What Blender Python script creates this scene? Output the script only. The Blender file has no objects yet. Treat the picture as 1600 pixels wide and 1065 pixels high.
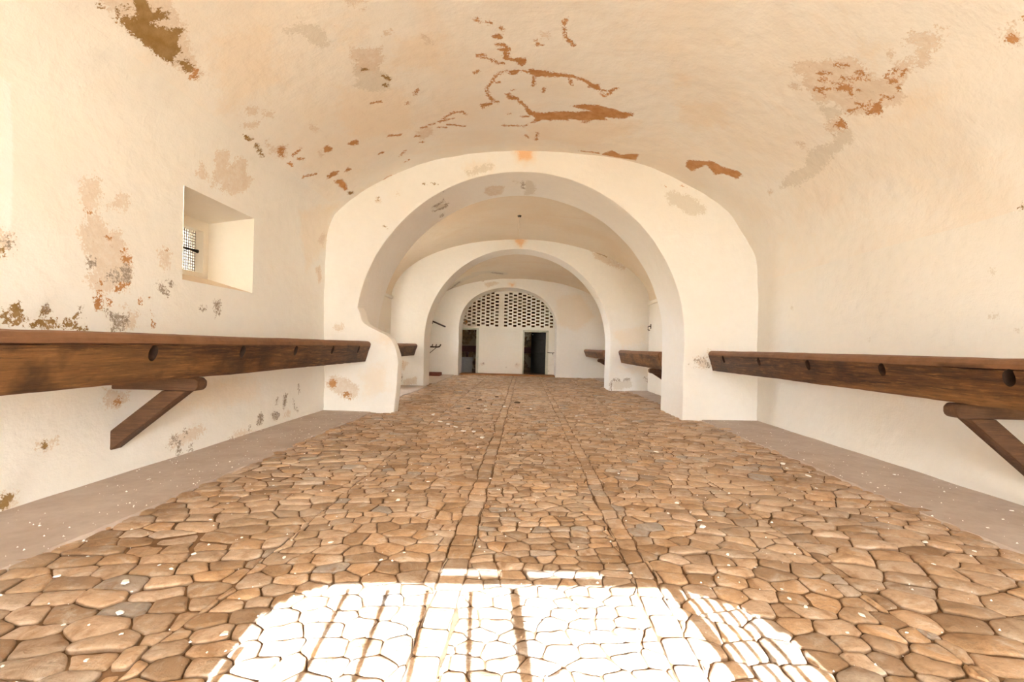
import bpy, bmesh, math, random
import numpy as np
from mathutils import Vector, Matrix, noise
random.seed(7)
rng = np.random.default_rng(7)
SC = bpy.context.scene
COL = SC.collection
PI = math.pi

# wear on the plaster: outlines in surface coordinates (metres), kept per surface and per kind of wear
PATCH={'W1':{'umber':[[0,[[3.751,3.418],[3.729,3.537],[3.727,3.669],[3.728,3.782],[3.739,3.948],[3.796,3.934],[3.891,3.923],[3.92,3.849],[3.991,3.817],[4.053,3.807],[4.039,3.765],[3.988,3.737],[3.974,3.71],[3.918,3.662],[3.908,3.609],[4.015,3.642],[4.06,3.608],[4.041,3.551],[3.984,3.547],[3.995,3.476],[4.047,3.401],[3.972,3.344],[3.892,3.458],[3.833,3.489],[3.81,3.442]]],[0,[[3.795,3.986],[3.841,4.005],[3.853,4.1],[3.832,4.155],[3.765,4.163],[3.774,4.076]]],[0,[[3.749,3.257],[3.772,3.276],[3.753,3.303],[3.732,3.285]]],[0,[[3.813,3.354],[3.815,3.394],[3.779,3.415],[3.762,3.387]]],[0,[[3.875,3.379],[3.881,3.423],[3.838,3.439],[3.834,3.41]]],[0,[[3.907,7.513],[3.998,7.637],[3.953,7.701],[3.897,7.688]]],[0.006,[[3.624,5.364],[3.598,5.441],[3.558,5.583]]],[0.0058,[[3.619,5.136],[3.641,5.257]]],[0.0057,[[5.171,5.116],[5.216,5.158]]],[0.006,[[5.338,5.334],[5.38,5.425]]],[0.0061,[[5.296,5.491],[5.311,5.529]]],[0,[[1.464,3.054],[1.482,3.109],[1.438,3.128],[1.389,3.139],[1.339,3.133],[1.354,3.095],[1.384,3.066],[1.415,3.051]]],[0,[[1.316,3.178],[1.347,3.194],[1.367,3.249],[1.358,3.332],[1.315,3.349],[1.303,3.258],[1.304,3.182]]],[0,[[1.325,3.375],[1.372,3.41],[1.383,3.454],[1.328,3.446],[1.304,3.402]]],[0,[[1.756,2.977],[1.807,2.997],[1.827,3.017],[1.796,3.021],[1.765,3.004]]],[0,[[1.376,3.331],[1.382,3.357],[1.364,3.349]]],[0.0039,[[1.381,3.024],[1.406,3.037]]],[0.004,[[1.351,3.045],[1.332,3.067],[1.337,3.095]]],[0.0045,[[1.366,3.464],[1.33,3.483]]],[0.0046,[[1.312,3.497],[1.31,3.568]]],[0.0042,[[1.44,3.256],[1.424,3.264],[1.425,3.285]]],[0.0046,[[1.395,3.491],[1.424,3.519]]],[0,[[0.471,3.259],[0.513,3.281],[0.493,3.303],[0.447,3.296],[0.446,3.267]]],[0,[[0.184,3.007],[0.187,3.045],[0.178,3.095],[0.136,3.065],[0.103,3.033],[0.082,2.989]]],[0,[[12.061,3.673],[12.06,3.649],[12.103,3.65],[12.097,3.669]]]],'tan':[[0,[[3.803,3.212],[3.768,3.315],[3.759,3.411],[3.73,3.957],[3.787,4.237],[3.842,4.244],[3.929,4.002],[4.065,3.793],[4.112,3.579],[4.164,3.485]]],[0,[[7.192,4.884],[7.23,4.863],[7.277,4.899],[7.28,4.956],[7.208,4.959]]],[0,[[3.712,5.612],[3.806,5.625],[3.857,5.737],[3.773,5.828],[3.701,5.898],[3.651,5.796]]],[0,[[3.743,5.382],[3.74,5.453],[3.701,5.595],[3.68,5.689],[3.654,5.628],[3.699,5.473]]],[0,[[3.696,5.002],[3.805,5.046],[3.845,5.129],[3.796,5.167],[3.713,5.058]]],[0,[[3.977,5.032],[4.042,5.138],[3.994,5.179],[3.932,5.122]]],[0,[[3.886,4.837],[3.98,4.945],[3.899,5.002],[3.824,4.943]]],[0,[[4.07,6.158],[4.139,6.203],[4.066,6.34],[4.024,6.283]]],[0,[[4.26,5.574],[4.289,5.75],[4.25,5.825],[4.222,5.718]]],[0,[[5.161,4.76],[5.477,4.876],[5.424,4.964],[5.441,5.064],[5.369,5.132],[5.277,5.253],[5.093,5.117],[5.154,4.993],[5.123,4.883]]],[0,[[5.545,4.664],[5.628,4.652],[5.608,4.717],[5.541,4.711]]],[0,[[5.927,4.82],[6.028,4.893],[6.0,4.975],[5.935,4.943]]],[0,[[5.445,4.317],[5.502,4.308],[5.474,4.355]]],[0,[[5.358,4.167],[5.541,4.226],[5.392,4.236]]],[0,[[5.386,6.747],[5.648,6.675],[5.596,6.923],[5.385,7.03]]],[0,[[9.784,4.576],[9.821,4.499],[9.955,4.388],[9.967,4.351],[10.063,4.304],[10.084,4.233],[10.127,4.19],[10.19,4.166],[10.236,4.198],[10.313,4.196],[10.355,4.213],[10.417,4.194],[10.447,4.212],[10.492,4.16],[10.487,4.101],[10.467,4.014],[10.485,3.931],[10.517,3.877],[10.55,3.871],[10.461,3.793],[10.418,3.769],[10.38,3.778],[10.365,3.835],[10.363,3.785],[10.35,3.737],[10.325,3.706],[10.368,3.686],[10.447,3.651],[10.514,3.616],[10.551,3.67],[10.573,3.755],[10.618,3.806],[10.628,3.861],[10.566,3.947],[10.609,3.999],[10.618,4.097],[10.689,4.171],[10.749,4.197],[10.785,4.275],[10.747,4.412],[10.787,4.493],[10.701,4.599],[10.565,4.741],[10.476,4.709],[10.381,4.703],[10.229,4.853],[10.135,4.745],[9.997,4.734],[9.986,4.637],[9.923,4.607],[9.869,4.65]]],[0,[[9.919,4.81],[9.942,4.758],[10.044,4.781],[10.004,4.828]]],[0,[[10.513,5.02],[10.553,4.818],[10.704,4.859],[10.669,5.045],[10.622,5.051]]],[0,[[10.433,3.58],[10.498,3.561],[10.494,3.598],[10.462,3.59]]],[0,[[10.342,3.957],[10.353,3.923],[10.38,3.957]]],[0,[[10.764,3.336],[10.759,3.251],[10.817,3.281],[10.868,3.269],[10.891,3.325],[10.848,3.375]]],[0,[[10.484,5.508],[10.544,5.46],[10.591,5.544]]],[0,[[10.817,6.65],[10.838,6.558],[10.883,6.64]]],[0,[[2.972,4.718],[3.123,4.782],[2.992,4.892],[2.946,4.799]]],[0,[[3.094,4.973],[3.301,4.94],[3.376,5.016],[3.338,5.134],[3.22,5.163],[3.323,5.22],[3.407,5.278],[3.396,5.41],[3.275,5.494],[3.249,5.64],[3.073,5.535],[2.933,5.275],[2.926,5.107],[3.025,5.113],[2.913,4.968]]],[0,[[2.461,3.521],[2.547,3.638],[2.504,3.68],[2.375,3.671],[2.31,3.651],[2.24,3.642],[2.216,3.694],[2.182,3.748],[2.131,3.781],[2.143,3.871],[2.078,3.895],[2.059,3.949],[1.975,3.897],[1.974,3.993],[1.879,3.995],[1.72,3.986],[1.645,3.975],[1.685,3.88],[1.62,3.769],[1.602,3.695],[1.652,3.633],[1.684,3.582],[1.742,3.591],[1.78,3.651],[1.817,3.59],[1.891,3.579],[1.904,3.549],[1.976,3.538],[2.05,3.499],[2.111,3.517],[2.126,3.594],[2.21,3.573],[2.258,3.543],[2.354,3.523]]],[0,[[2.323,3.757],[2.465,3.855],[2.484,3.942],[2.42,3.937],[2.32,3.915],[2.357,3.868]]],[0,[[2.065,4.279],[2.111,4.364],[2.083,4.424],[1.954,4.419],[1.907,4.383],[1.932,4.296]]],[0,[[1.938,2.988],[1.933,3.03],[1.903,3.073],[1.861,3.066],[1.812,3.025],[1.758,2.991]]],[0,[[1.445,3.955],[1.472,4.04],[1.344,4.042],[1.305,3.981],[1.302,3.91],[1.42,3.896]]],[0,[[1.524,3.906],[1.541,3.977],[1.498,3.966],[1.494,3.918]]],[0,[[0.17,6.552],[0.258,6.666],[0.213,6.736],[0.147,6.703]]],[0,[[0.22,4.407],[0.29,4.466],[0.323,4.672],[0.33,4.881],[0.278,4.918],[0.22,4.882],[0.207,4.759],[0.18,4.593],[0.168,4.483]]],[0,[[0.088,5.341],[0.148,5.474],[0.129,5.737],[0.09,5.866],[0.071,5.498]]],[0,[[0.45,3.216],[0.502,3.259],[0.496,3.364],[0.447,3.372],[0.429,3.274]]],[0,[[0.678,3.742],[0.81,3.76],[0.78,3.965],[0.713,3.977],[0.65,3.882]]],[0,[[2.914,7.538],[3.089,7.657],[3.093,7.823],[2.879,7.704]]],[0,[[2.475,7.485],[2.538,7.642],[2.297,7.729],[2.243,7.609]]],[0,[[0.214,3.006],[0.182,3.104],[0.097,3.092],[0.061,2.989]]]],'orange':[[0,[[3.771,4.14],[3.875,4.141],[3.818,4.219],[3.739,4.206]]],[0,[[6.647,4.932],[6.715,4.889],[6.765,4.92],[6.768,4.988],[6.736,4.976],[6.697,4.964]]],[0,[[6.679,5.042],[6.798,5.048],[6.849,5.142],[6.831,5.268],[6.885,5.314],[7.025,5.304],[7.037,5.382],[6.997,5.475],[6.939,5.439],[6.912,5.37],[6.842,5.346],[6.772,5.332],[6.758,5.179],[6.7,5.134],[6.795,5.129],[6.756,5.086],[6.689,5.083]]],[0,[[6.505,5.255],[6.606,5.287],[6.598,5.308],[6.507,5.299]]],[0,[[6.82,5.567],[6.93,5.57],[6.922,5.631],[6.861,5.667],[6.825,5.628]]],[0,[[7.041,5.57],[7.113,5.497],[7.136,5.544],[7.246,5.551],[7.351,5.593],[7.605,5.617],[7.715,5.666],[7.809,5.69],[7.896,5.767],[7.953,5.743],[7.997,5.869],[7.944,5.879],[7.861,5.84],[7.754,5.737],[7.641,5.676],[7.506,5.679],[7.296,5.684],[7.146,5.679],[7.071,5.631]]],[0,[[6.529,6.075],[6.59,6.125],[6.608,6.217],[6.562,6.289],[6.474,6.341],[6.419,6.396],[6.399,6.251],[6.466,6.246],[6.565,6.243],[6.538,6.164]]],[0,[[6.747,6.066],[6.811,6.041],[6.833,6.129],[6.929,6.161],[6.945,6.221],[6.994,6.283],[7.044,6.377],[7.114,6.538],[7.307,6.595],[7.34,6.558],[7.476,6.528],[7.75,6.506],[7.814,6.462],[7.98,6.429],[7.806,6.398],[7.648,6.343],[7.839,6.265],[8.056,6.268],[8.256,6.268],[8.364,6.304],[8.532,6.304],[8.543,6.35],[8.437,6.482],[8.17,6.536],[8.219,6.611],[8.015,6.66],[7.954,6.728],[7.668,6.727],[7.675,6.798],[7.619,6.771],[7.458,6.774],[7.387,6.799],[7.296,6.771],[7.173,6.852],[7.101,6.873],[7.171,6.761],[7.134,6.674],[7.081,6.641],[7.028,6.507],[7.011,6.377],[6.927,6.313],[6.912,6.221],[6.798,6.201]]],[0.0087,[[6.467,5.219],[6.556,5.228]]],[0.0092,[[6.395,5.547],[6.449,5.523]]],[0.01,[[8.003,5.951],[8.075,6.002],[8.135,5.896]]],[0.0098,[[7.131,5.692],[7.127,5.876]]],[0.01,[[7.269,5.924],[7.258,6.036]]],[0.0111,[[6.975,6.677],[7.063,6.676]]],[0.0115,[[6.992,6.969],[7.038,6.931]]],[0.0112,[[7.88,6.779],[7.956,6.745]]],[0.0099,[[6.861,5.986],[6.885,5.959]]],[0.0084,[[7.47,4.952],[7.559,5.052]]],[0.0084,[[7.138,5.02],[7.159,5.079],[7.193,5.078]]],[0.0078,[[6.506,4.667],[6.541,4.691]]],[0.0079,[[6.632,4.715],[6.662,4.728]]],[0.008,[[6.764,4.809],[6.782,4.837]]],[0.0114,[[6.053,6.82],[6.123,6.839]]],[0.0108,[[6.127,6.42],[6.166,6.513]]],[0.006,[[6.598,5.302],[6.684,5.383],[6.762,5.399]]],[0.0062,[[6.53,5.878],[6.601,5.753],[6.661,5.643],[6.776,5.565],[6.849,5.568],[6.997,5.558],[7.041,5.594]]],[0.0065,[[7.999,5.882],[8.127,5.856],[8.191,5.787]]],[0.0064,[[7.574,5.684],[7.61,5.81]]],[0.0067,[[6.527,5.905],[6.521,6.074]]],[0.0069,[[6.608,6.217],[6.656,6.252]]],[0.0077,[[6.681,6.917],[6.809,6.926],[6.937,6.949]]],[0.0054,[[7.445,4.681],[7.424,4.761],[7.438,4.888],[7.47,4.952]]],[0.0064,[[6.614,5.78],[6.691,5.773]]],[0.0073,[[6.767,6.584],[6.802,6.579]]],[0.0082,[[7.029,7.266],[7.068,7.37]]],[0.0083,[[7.218,7.157],[7.203,7.45]]],[0,[[4.154,6.176],[4.246,6.174],[4.252,6.292],[4.189,6.334],[4.132,6.285]]],[0,[[4.45,6.363],[4.546,6.319],[4.606,6.416],[4.557,6.51],[4.484,6.441]]],[0,[[4.125,6.976],[4.221,6.909],[4.238,7.015],[4.173,7.014]]],[0,[[3.897,6.768],[3.989,6.772],[4.072,6.842],[4.024,6.911],[3.931,6.881],[3.869,6.868]]],[0,[[3.911,6.997],[4.011,7.099],[3.998,7.298],[3.951,7.485],[3.902,7.434],[3.903,7.202]]],[0,[[3.726,5.674],[3.785,5.656],[3.83,5.741],[3.79,5.767],[3.743,5.784],[3.712,5.847],[3.683,5.802]]],[0.01,[[5.847,6.534],[6.001,6.42],[6.113,6.43]]],[0.0102,[[5.769,6.611],[5.986,6.578]]],[0.0106,[[5.718,6.765],[5.84,6.812]]],[0.0106,[[5.875,6.735],[6.055,6.835]]],[0.0103,[[5.47,6.696],[5.678,6.639]]],[0.009,[[5.048,5.751],[5.153,5.783]]],[0.0104,[[5.009,6.605],[5.161,6.695]]],[0.0093,[[5.437,6.003],[5.476,5.967]]],[0.0117,[[4.99,7.545],[5.072,7.528]]],[0.0121,[[4.53,7.829],[4.65,7.794]]],[0.0102,[[3.671,6.446],[3.809,6.569]]],[0.0095,[[3.691,6.021],[3.692,6.095]]],[0.0095,[[3.818,6.053],[3.856,6.11]]],[0.0092,[[3.791,5.944],[3.926,5.919]]],[0.0089,[[5.598,5.83],[5.654,5.752]]],[0.0112,[[4.982,7.309],[5.092,7.184]]],[0.0108,[[4.726,6.963],[4.784,6.967]]],[0.0107,[[5.352,6.861],[5.404,6.881]]],[0.011,[[5.356,7.082],[5.412,7.089]]],[0,[[8.32,7.771],[8.464,7.552],[8.632,7.658],[8.924,7.491],[8.913,7.741],[8.623,7.793]]],[0.0103,[[7.94,7.706],[8.275,7.724]]],[0.011,[[9.27,8.038],[9.631,8.23]]],[0,[[10.201,4.515],[10.285,4.48],[10.317,4.451],[10.365,4.426],[10.471,4.532],[10.466,4.559],[10.391,4.505],[10.329,4.533],[10.285,4.585],[10.246,4.589],[10.296,4.511],[10.219,4.519]]],[0,[[10.668,4.582],[10.675,4.526],[10.65,4.424],[10.682,4.395],[10.631,4.36],[10.622,4.307],[10.658,4.307],[10.695,4.264],[10.716,4.311],[10.659,4.358],[10.7,4.428],[10.73,4.412],[10.787,4.493],[10.734,4.521],[10.702,4.585]]],[0,[[10.572,4.435],[10.625,4.452],[10.643,4.509],[10.627,4.573],[10.564,4.554],[10.611,4.523],[10.63,4.48]]],[0,[[10.543,4.682],[10.573,4.613],[10.603,4.613],[10.595,4.706],[10.567,4.726]]],[0,[[10.543,4.064],[10.549,3.98],[10.569,3.987],[10.584,4.078]]],[0,[[10.547,4.811],[10.701,4.864],[10.655,4.953],[10.59,4.955],[10.592,4.873]]],[0.0094,[[10.277,4.291],[10.337,4.238]]],[0.0095,[[10.238,4.422],[10.41,4.275]]],[0.009,[[10.494,4.149],[10.503,4.05]]],[0.0092,[[10.552,4.166],[10.585,4.132]]],[0.0066,[[10.053,4.501],[10.12,4.445]]],[0.0068,[[10.15,4.687],[10.251,4.595]]],[0.0067,[[10.117,4.568],[10.151,4.539]]],[0.0064,[[10.089,4.337],[10.137,4.298]]],[0.0065,[[10.42,4.425],[10.449,4.426]]],[0.007,[[10.222,4.687],[10.269,4.71]]],[0.0062,[[10.667,4.197],[10.658,4.168]]],[0.0063,[[10.161,4.279],[10.185,4.268]]],[0.0067,[[10.539,4.559],[10.577,4.551]]],[0,[[9.617,7.117],[9.928,6.797],[10.082,6.81],[10.31,6.673],[10.394,6.721],[10.381,6.87],[10.159,6.963],[10.115,7.11],[9.892,6.961],[9.855,7.133],[9.789,7.346],[9.674,7.307]]],[0,[[10.814,3.353],[10.822,3.299],[10.884,3.321],[10.852,3.37]]],[0,[[10.753,3.226],[10.763,3.184],[10.802,3.208]]],[0,[[2.255,3.548],[2.262,3.572],[2.245,3.642],[2.22,3.622],[2.235,3.592]]],[0,[[1.993,3.885],[2.033,3.949],[2.016,3.944],[1.98,3.897]]],[0,[[1.944,3.898],[1.979,3.993],[1.913,4.006],[1.876,3.977],[1.916,3.964],[1.903,3.899]]],[0,[[2.088,3.749],[2.1,3.776],[2.077,3.804],[2.06,3.777]]],[0,[[2.104,4.357],[2.11,4.386],[2.091,4.379]]],[0,[[1.718,3.683],[1.732,3.714],[1.684,3.72],[1.685,3.689]]],[0,[[1.572,3.639],[1.564,3.696],[1.527,3.723],[1.487,3.718],[1.477,3.656]]],[0,[[1.56,3.76],[1.57,3.803],[1.526,3.815],[1.512,3.771]]],[0,[[1.691,3.846],[1.721,3.914],[1.729,3.974],[1.687,3.975],[1.681,3.927],[1.632,3.864],[1.648,3.824]]],[0,[[1.614,4.069],[1.612,4.107],[1.547,4.108],[1.545,4.083]]],[0,[[1.511,4.195],[1.508,4.229],[1.485,4.222]]],[0,[[1.417,4.203],[1.441,4.237],[1.375,4.251],[1.346,4.224]]],[0,[[1.625,3.679],[1.625,3.716],[1.594,3.706]]],[0,[[1.627,4.192],[1.629,4.213],[1.606,4.209]]],[0,[[0.704,3.82],[0.742,3.881],[0.702,3.913],[0.68,3.861]]]],'pale':[[0,[[5.116,4.995],[5.359,5.112],[5.313,5.198],[5.358,5.273],[5.403,5.406],[5.347,5.561],[5.261,5.629],[5.124,5.537],[5.067,5.441],[4.964,5.33],[5.058,5.23],[5.058,5.12]]],[0,[[10.344,4.386],[10.396,4.289],[10.478,4.202],[10.559,4.215],[10.641,4.186],[10.692,4.248],[10.606,4.305],[10.63,4.403],[10.542,4.545],[10.459,4.501]]],[0,[[10.877,6.381],[10.773,6.103],[10.802,5.757],[10.672,5.518],[10.739,5.129],[10.651,4.996],[10.726,4.843],[10.858,4.937],[10.855,5.103],[10.904,5.365],[10.958,5.652],[10.964,6.014]]],[0,[[10.281,4.856],[10.421,4.757],[10.54,4.801],[10.512,4.972]]],[0,[[4.707,4.239],[4.843,4.231],[4.909,4.169],[4.894,4.259],[5.004,4.346],[5.037,4.515],[4.986,4.651],[4.896,4.566],[4.827,4.429],[4.841,4.316],[4.709,4.314]]],[0,[[12.543,3.924],[12.539,3.897],[12.575,3.902]]],[0,[[12.937,3.904],[12.93,3.868],[12.967,3.859]]],[0,[[13.064,3.723],[13.065,3.695],[13.088,3.706]]],[0,[[12.616,6.886],[12.605,6.831],[12.668,6.847]]],[0,[[13.117,5.336],[13.13,5.286],[13.168,5.309]]]],'grey':[[0,[[1.892,3.583],[1.859,3.659],[1.823,3.65],[1.81,3.6]]],[0,[[1.763,3.729],[1.827,3.843],[1.8,3.832],[1.741,3.778],[1.735,3.735]]],[0,[[1.736,3.811],[1.805,3.866],[1.737,3.885],[1.708,3.823]]],[0,[[1.862,3.9],[1.891,3.946],[1.846,3.983],[1.719,3.98],[1.722,3.926],[1.769,3.896]]],[0,[[1.88,3.023],[1.897,3.048],[1.886,3.052],[1.869,3.031]]],[0,[[1.877,3.066],[1.885,3.079],[1.87,3.077]]],[0,[[1.841,3.049],[1.853,3.063],[1.832,3.06]]],[0,[[1.488,3.729],[1.455,3.805],[1.44,3.884],[1.445,3.955],[1.382,3.956],[1.318,3.909],[1.299,3.796],[1.384,3.795]]],[0,[[1.748,4.272],[1.766,4.321],[1.729,4.344],[1.715,4.417],[1.668,4.411],[1.679,4.359],[1.699,4.287]]],[0,[[1.452,3.519],[1.473,3.547],[1.408,3.553],[1.397,3.529]]],[0,[[1.814,4.415],[1.809,4.46],[1.768,4.461],[1.781,4.431]]],[0,[[0.33,5.914],[0.281,6.038],[0.203,6.025],[0.154,5.944],[0.171,5.891]]],[0,[[0.27,6.224],[0.265,6.314],[0.205,6.439],[0.146,6.377],[0.166,6.256]]],[0,[[0.376,6.296],[0.439,6.325],[0.442,6.371],[0.385,6.357]]],[0,[[0.47,6.497],[0.473,6.628],[0.355,6.597],[0.274,6.55],[0.315,6.5],[0.398,6.531]]],[0,[[0.293,4.451],[0.286,4.544],[0.249,4.552],[0.239,4.482]]],[0,[[0.22,4.407],[0.225,4.437],[0.183,4.468],[0.189,4.415]]],[0,[[0.321,4.615],[0.323,4.672],[0.289,4.656]]],[0,[[0.168,5.687],[0.174,5.736],[0.131,5.725]]],[0,[[0.1,5.352],[0.092,5.43],[0.058,5.419],[0.069,5.363]]],[0.0089,[[0.363,6.82],[0.232,6.859],[0.192,6.95]]],[0.0091,[[0.585,6.96],[0.49,6.999]]],[0.0061,[[0.138,4.726],[0.084,4.744]]],[0.0059,[[0.213,4.553],[0.089,4.565]]],[0,[[1.669,5.054],[1.691,5.162],[1.533,5.184],[1.516,5.111]]],[0,[[1.58,4.854],[1.587,4.936],[1.549,4.904]]],[0,[[1.446,3.25],[1.457,3.286],[1.425,3.272]]]],'whiter':[[0,[[2.969,2.766],[2.925,3.034],[2.083,3.056],[1.779,3.042],[1.65,2.788]]]],'peach':[[0,[[7.065,6.893],[8.677,6.472],[8.612,6.938],[7.95,7.558],[7.069,7.413]]],[0,[[10.711,4.265],[10.893,3.909],[10.972,3.982],[10.967,4.33],[10.88,4.379]]],[0,[[9.022,5.893],[9.463,5.547],[9.748,5.875],[9.474,6.258],[9.154,6.266]]],[0,[[8.764,5.297],[8.981,5.257],[9.044,5.49],[8.856,5.572]]],[0,[[10.103,4.023],[10.275,3.919],[10.348,4.095],[10.224,4.137]]],[0,[[4.828,5.242],[5.488,5.707],[5.386,6.68],[4.628,6.442],[4.565,5.833]]],[0,[[5.172,4.458],[5.393,4.517],[5.33,4.75],[5.069,4.696]]],[0,[[4.152,3.983],[4.626,4.13],[4.343,4.827],[3.669,4.735]]],[0,[[3.217,6.862],[3.654,7.703],[2.983,7.977],[2.4,7.191]]],[0,[[5.659,4.791],[6.201,4.816],[6.016,5.449],[5.445,5.267]]],[0,[[0.802,4.699],[0.787,5.853],[0.493,5.992],[0.478,5.067],[0.65,4.618]]]]},'A1':{'grey':[[0,[[2.972,1.044],[3.037,1.078],[3.024,0.929]]],[0,[[3.07,1.096],[3.136,1.064],[3.19,0.917],[3.107,0.915]]],[0,[[2.831,0.974],[2.883,1.009],[2.869,0.899]]]],'tan':[[0,[[2.938,1.059],[3.135,1.114],[3.2,0.907],[3.009,0.879]]],[0,[[3.149,1.214],[3.199,1.215],[3.169,1.098]]],[0,[[-3.412,0.44],[-3.334,0.624],[-3.069,0.598],[-2.833,0.421],[-2.862,0.255],[-3.059,0.201],[-3.227,0.312]]],[0,[[-3.287,1.403],[-3.256,1.503],[-3.157,1.522],[-3.089,1.441],[-3.22,1.388]]],[0,[[-3.558,3.018],[-3.459,3.037],[-3.488,2.855],[-3.538,2.887]]],[0,[[-2.635,3.652],[-2.574,3.695],[-2.521,3.654],[-2.592,3.601]]],[0,[[-2.338,3.783],[-2.267,3.836],[-2.224,3.765],[-2.306,3.763]]],[0,[[2.612,4.04],[2.686,4.061],[2.668,4.005]]],[0,[[2.856,3.953],[2.968,3.919],[2.951,3.874]]]],'orange':[[0,[[-3.38,0.474],[-3.317,0.591],[-3.232,0.527],[-3.197,0.412],[-3.262,0.378]]],[0,[[-3.128,0.331],[-2.98,0.351],[-2.954,0.22],[-3.06,0.234]]],[0.0156,[[2.618,4.041],[2.693,4.016]]],[0.0156,[[2.092,4.24],[2.13,4.222]]],[0.0156,[[2.282,4.088],[2.365,4.023]]]],'rust':[[0,[[-0.217,4.579],[0.051,4.596],[0.045,4.451],[-0.047,4.393],[-0.172,4.436]]]],'pale':[[0,[[-1.117,4.185],[-0.871,4.253],[-0.646,4.362],[-0.603,4.301],[-0.745,4.173],[-1.074,4.103]]],[0,[[2.287,3.865],[2.472,3.944],[2.697,3.875],[2.702,3.652],[2.478,3.683]]],[0,[[2.541,3.871],[2.802,3.859],[3.068,3.661],[2.997,3.51],[2.736,3.541],[2.583,3.686]]]],'umber':[[0.0116,[[-2.635,3.672],[-2.584,3.698]]],[0.0116,[[-2.49,3.231],[-2.437,3.191]]],[0.0116,[[-1.815,3.965],[-1.79,3.962]]],[0.0116,[[-1.629,3.955],[-1.583,3.946]]],[0.0116,[[-2.488,4.011],[-2.315,4.125]]],[0.0116,[[-0.166,4.618],[-0.104,4.607]]]],'peach':[[0,[[-1.12,4.288],[-0.626,4.404],[-0.602,4.239],[-1.073,4.062]]],[0,[[-2.807,0.72],[-2.413,0.862],[-2.336,0.4],[-2.729,0.258]]],[0,[[-2.428,1.457],[-2.257,1.263],[-2.32,1.129],[-2.555,1.256]]]]},'S1':{'tan':[[0,[[5.187,8.459],[5.088,8.359],[4.814,8.468],[4.893,8.944],[5.083,8.927],[5.209,8.709]]]],'grey':[[0,[[6.201,8.192],[6.153,8.206],[6.213,8.46],[6.228,8.432]]],[0,[[6.181,8.214],[6.008,8.236],[5.944,8.164],[5.97,8.293],[6.051,8.32],[6.177,8.306]]],[0,[[5.946,8.363],[5.897,8.504],[5.975,8.641],[6.08,8.581],[6.196,8.504],[6.207,8.434],[6.063,8.499],[5.984,8.554]]],[0,[[6.17,8.809],[6.076,8.818],[6.106,8.965],[6.181,8.925]]],[0.0129,[[6.688,7.753],[6.454,7.782],[6.114,7.825]]],[0.013,[[5.885,7.866],[5.779,7.791]]],[0.0144,[[4.471,8.254],[4.455,8.661]]]],'pale':[[0,[[4.423,8.22],[4.314,8.202],[4.216,8.61],[4.254,8.962],[4.443,9.073]]],[0,[[6.146,8.288],[6.03,8.339],[5.942,8.404],[5.993,8.539],[6.163,8.475]]],[0,[[4.663,8.281],[4.574,8.168],[4.555,8.409]]]]},'A2':{'umber':[[0,[[1.774,4.056],[2.048,4.018],[2.492,3.767],[2.483,3.712],[2.162,3.824],[1.886,3.949]]]],'tan':[[0,[[1.775,4.012],[2.271,3.86],[2.771,3.571],[2.884,3.41],[2.499,3.51],[1.946,3.742]]],[0,[[-3.432,0.162],[-3.052,0.28],[-3.046,0.062],[-3.428,-0.003]]],[0,[[-3.583,0.76],[-3.28,0.658],[-3.439,0.435]]]],'rust':[[0,[[-0.368,4.251],[-0.063,4.258],[-0.133,4.125],[-0.189,4.051],[-0.278,4.122]]]],'grey':[[0.0302,[[2.48,0.019],[2.487,0.235]]],[0.0302,[[2.557,0.333],[2.676,0.336],[2.749,0.301]]],[0.0302,[[2.845,0.316],[2.987,0.355]]],[0.0302,[[3.454,0.379],[3.516,0.284]]],[0,[[-3.59,0.377],[-3.435,0.271],[-3.513,0.132]]]],'pale':[[0,[[2.54,0.021],[2.558,0.285],[3.036,0.32],[3.089,0.106]]]],'peach':[[0,[[2.453,1.648],[3.405,1.886],[3.465,1.409],[2.798,1.225]]],[0,[[2.668,0.671],[3.482,0.691],[3.535,0.5],[2.912,0.485]]]]},'V3':{'pale':[[0.2238,[[0.811,18.408],[1.27,17.829],[1.803,17.194],[2.29,16.86]]],[0.217,[[2.473,16.513],[3.024,16.671],[3.427,17.105]]]],'grey':[[0.069,[[0.887,18.356],[1.25,17.945],[1.709,17.319]]],[0.0657,[[3.017,16.757],[3.391,17.095]]]]},'A3':{'peach':[[0,[[1.221,3.176],[2.129,3.35],[2.76,2.453],[2.015,1.826],[1.247,2.112]]]],'rust':[[0,[[-0.657,3.651],[-0.495,3.655],[-0.554,3.561]]]],'tan':[[0,[[-1.687,3.646],[-1.285,3.737],[-1.041,3.682],[-1.522,3.489]]]],'umber':[[0,[[-1.79,3.733],[-1.697,3.735],[-1.708,3.694],[-1.777,3.693]]]]},'SC':{'tan':[[0,[[-1.919,0.345],[-1.766,0.562],[-1.701,0.5],[-1.569,0.354]]],[0,[[-0.46,0.36],[-0.294,0.534],[-0.164,0.452],[-0.224,0.28]]],[0,[[1.031,0.439],[1.093,0.526],[1.138,0.399],[1.076,0.333]]],[0,[[-0.287,0.236],[-0.223,0.238],[-0.242,0.173]]]],'grey':[[0,[[-1.786,0.498],[-1.701,0.5],[-1.655,0.373],[-1.761,0.371]]],[0,[[-0.397,0.404],[-0.292,0.449],[-0.267,0.322]]],[0,[[-0.844,0.35],[-0.714,0.29],[-0.799,0.258]]],[0,[[0.972,0.224],[1.036,0.226],[1.016,0.148]]]],'orange':[[0,[[-2.613,2.056],[-2.534,2.292],[-2.404,2.232],[-2.421,2.039]]]]}}

# ------------------------------------------------------------------ helpers
def link(o, parent=None):
    COL.objects.link(o)
    if parent is not None: o.parent = parent
    return o

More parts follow.
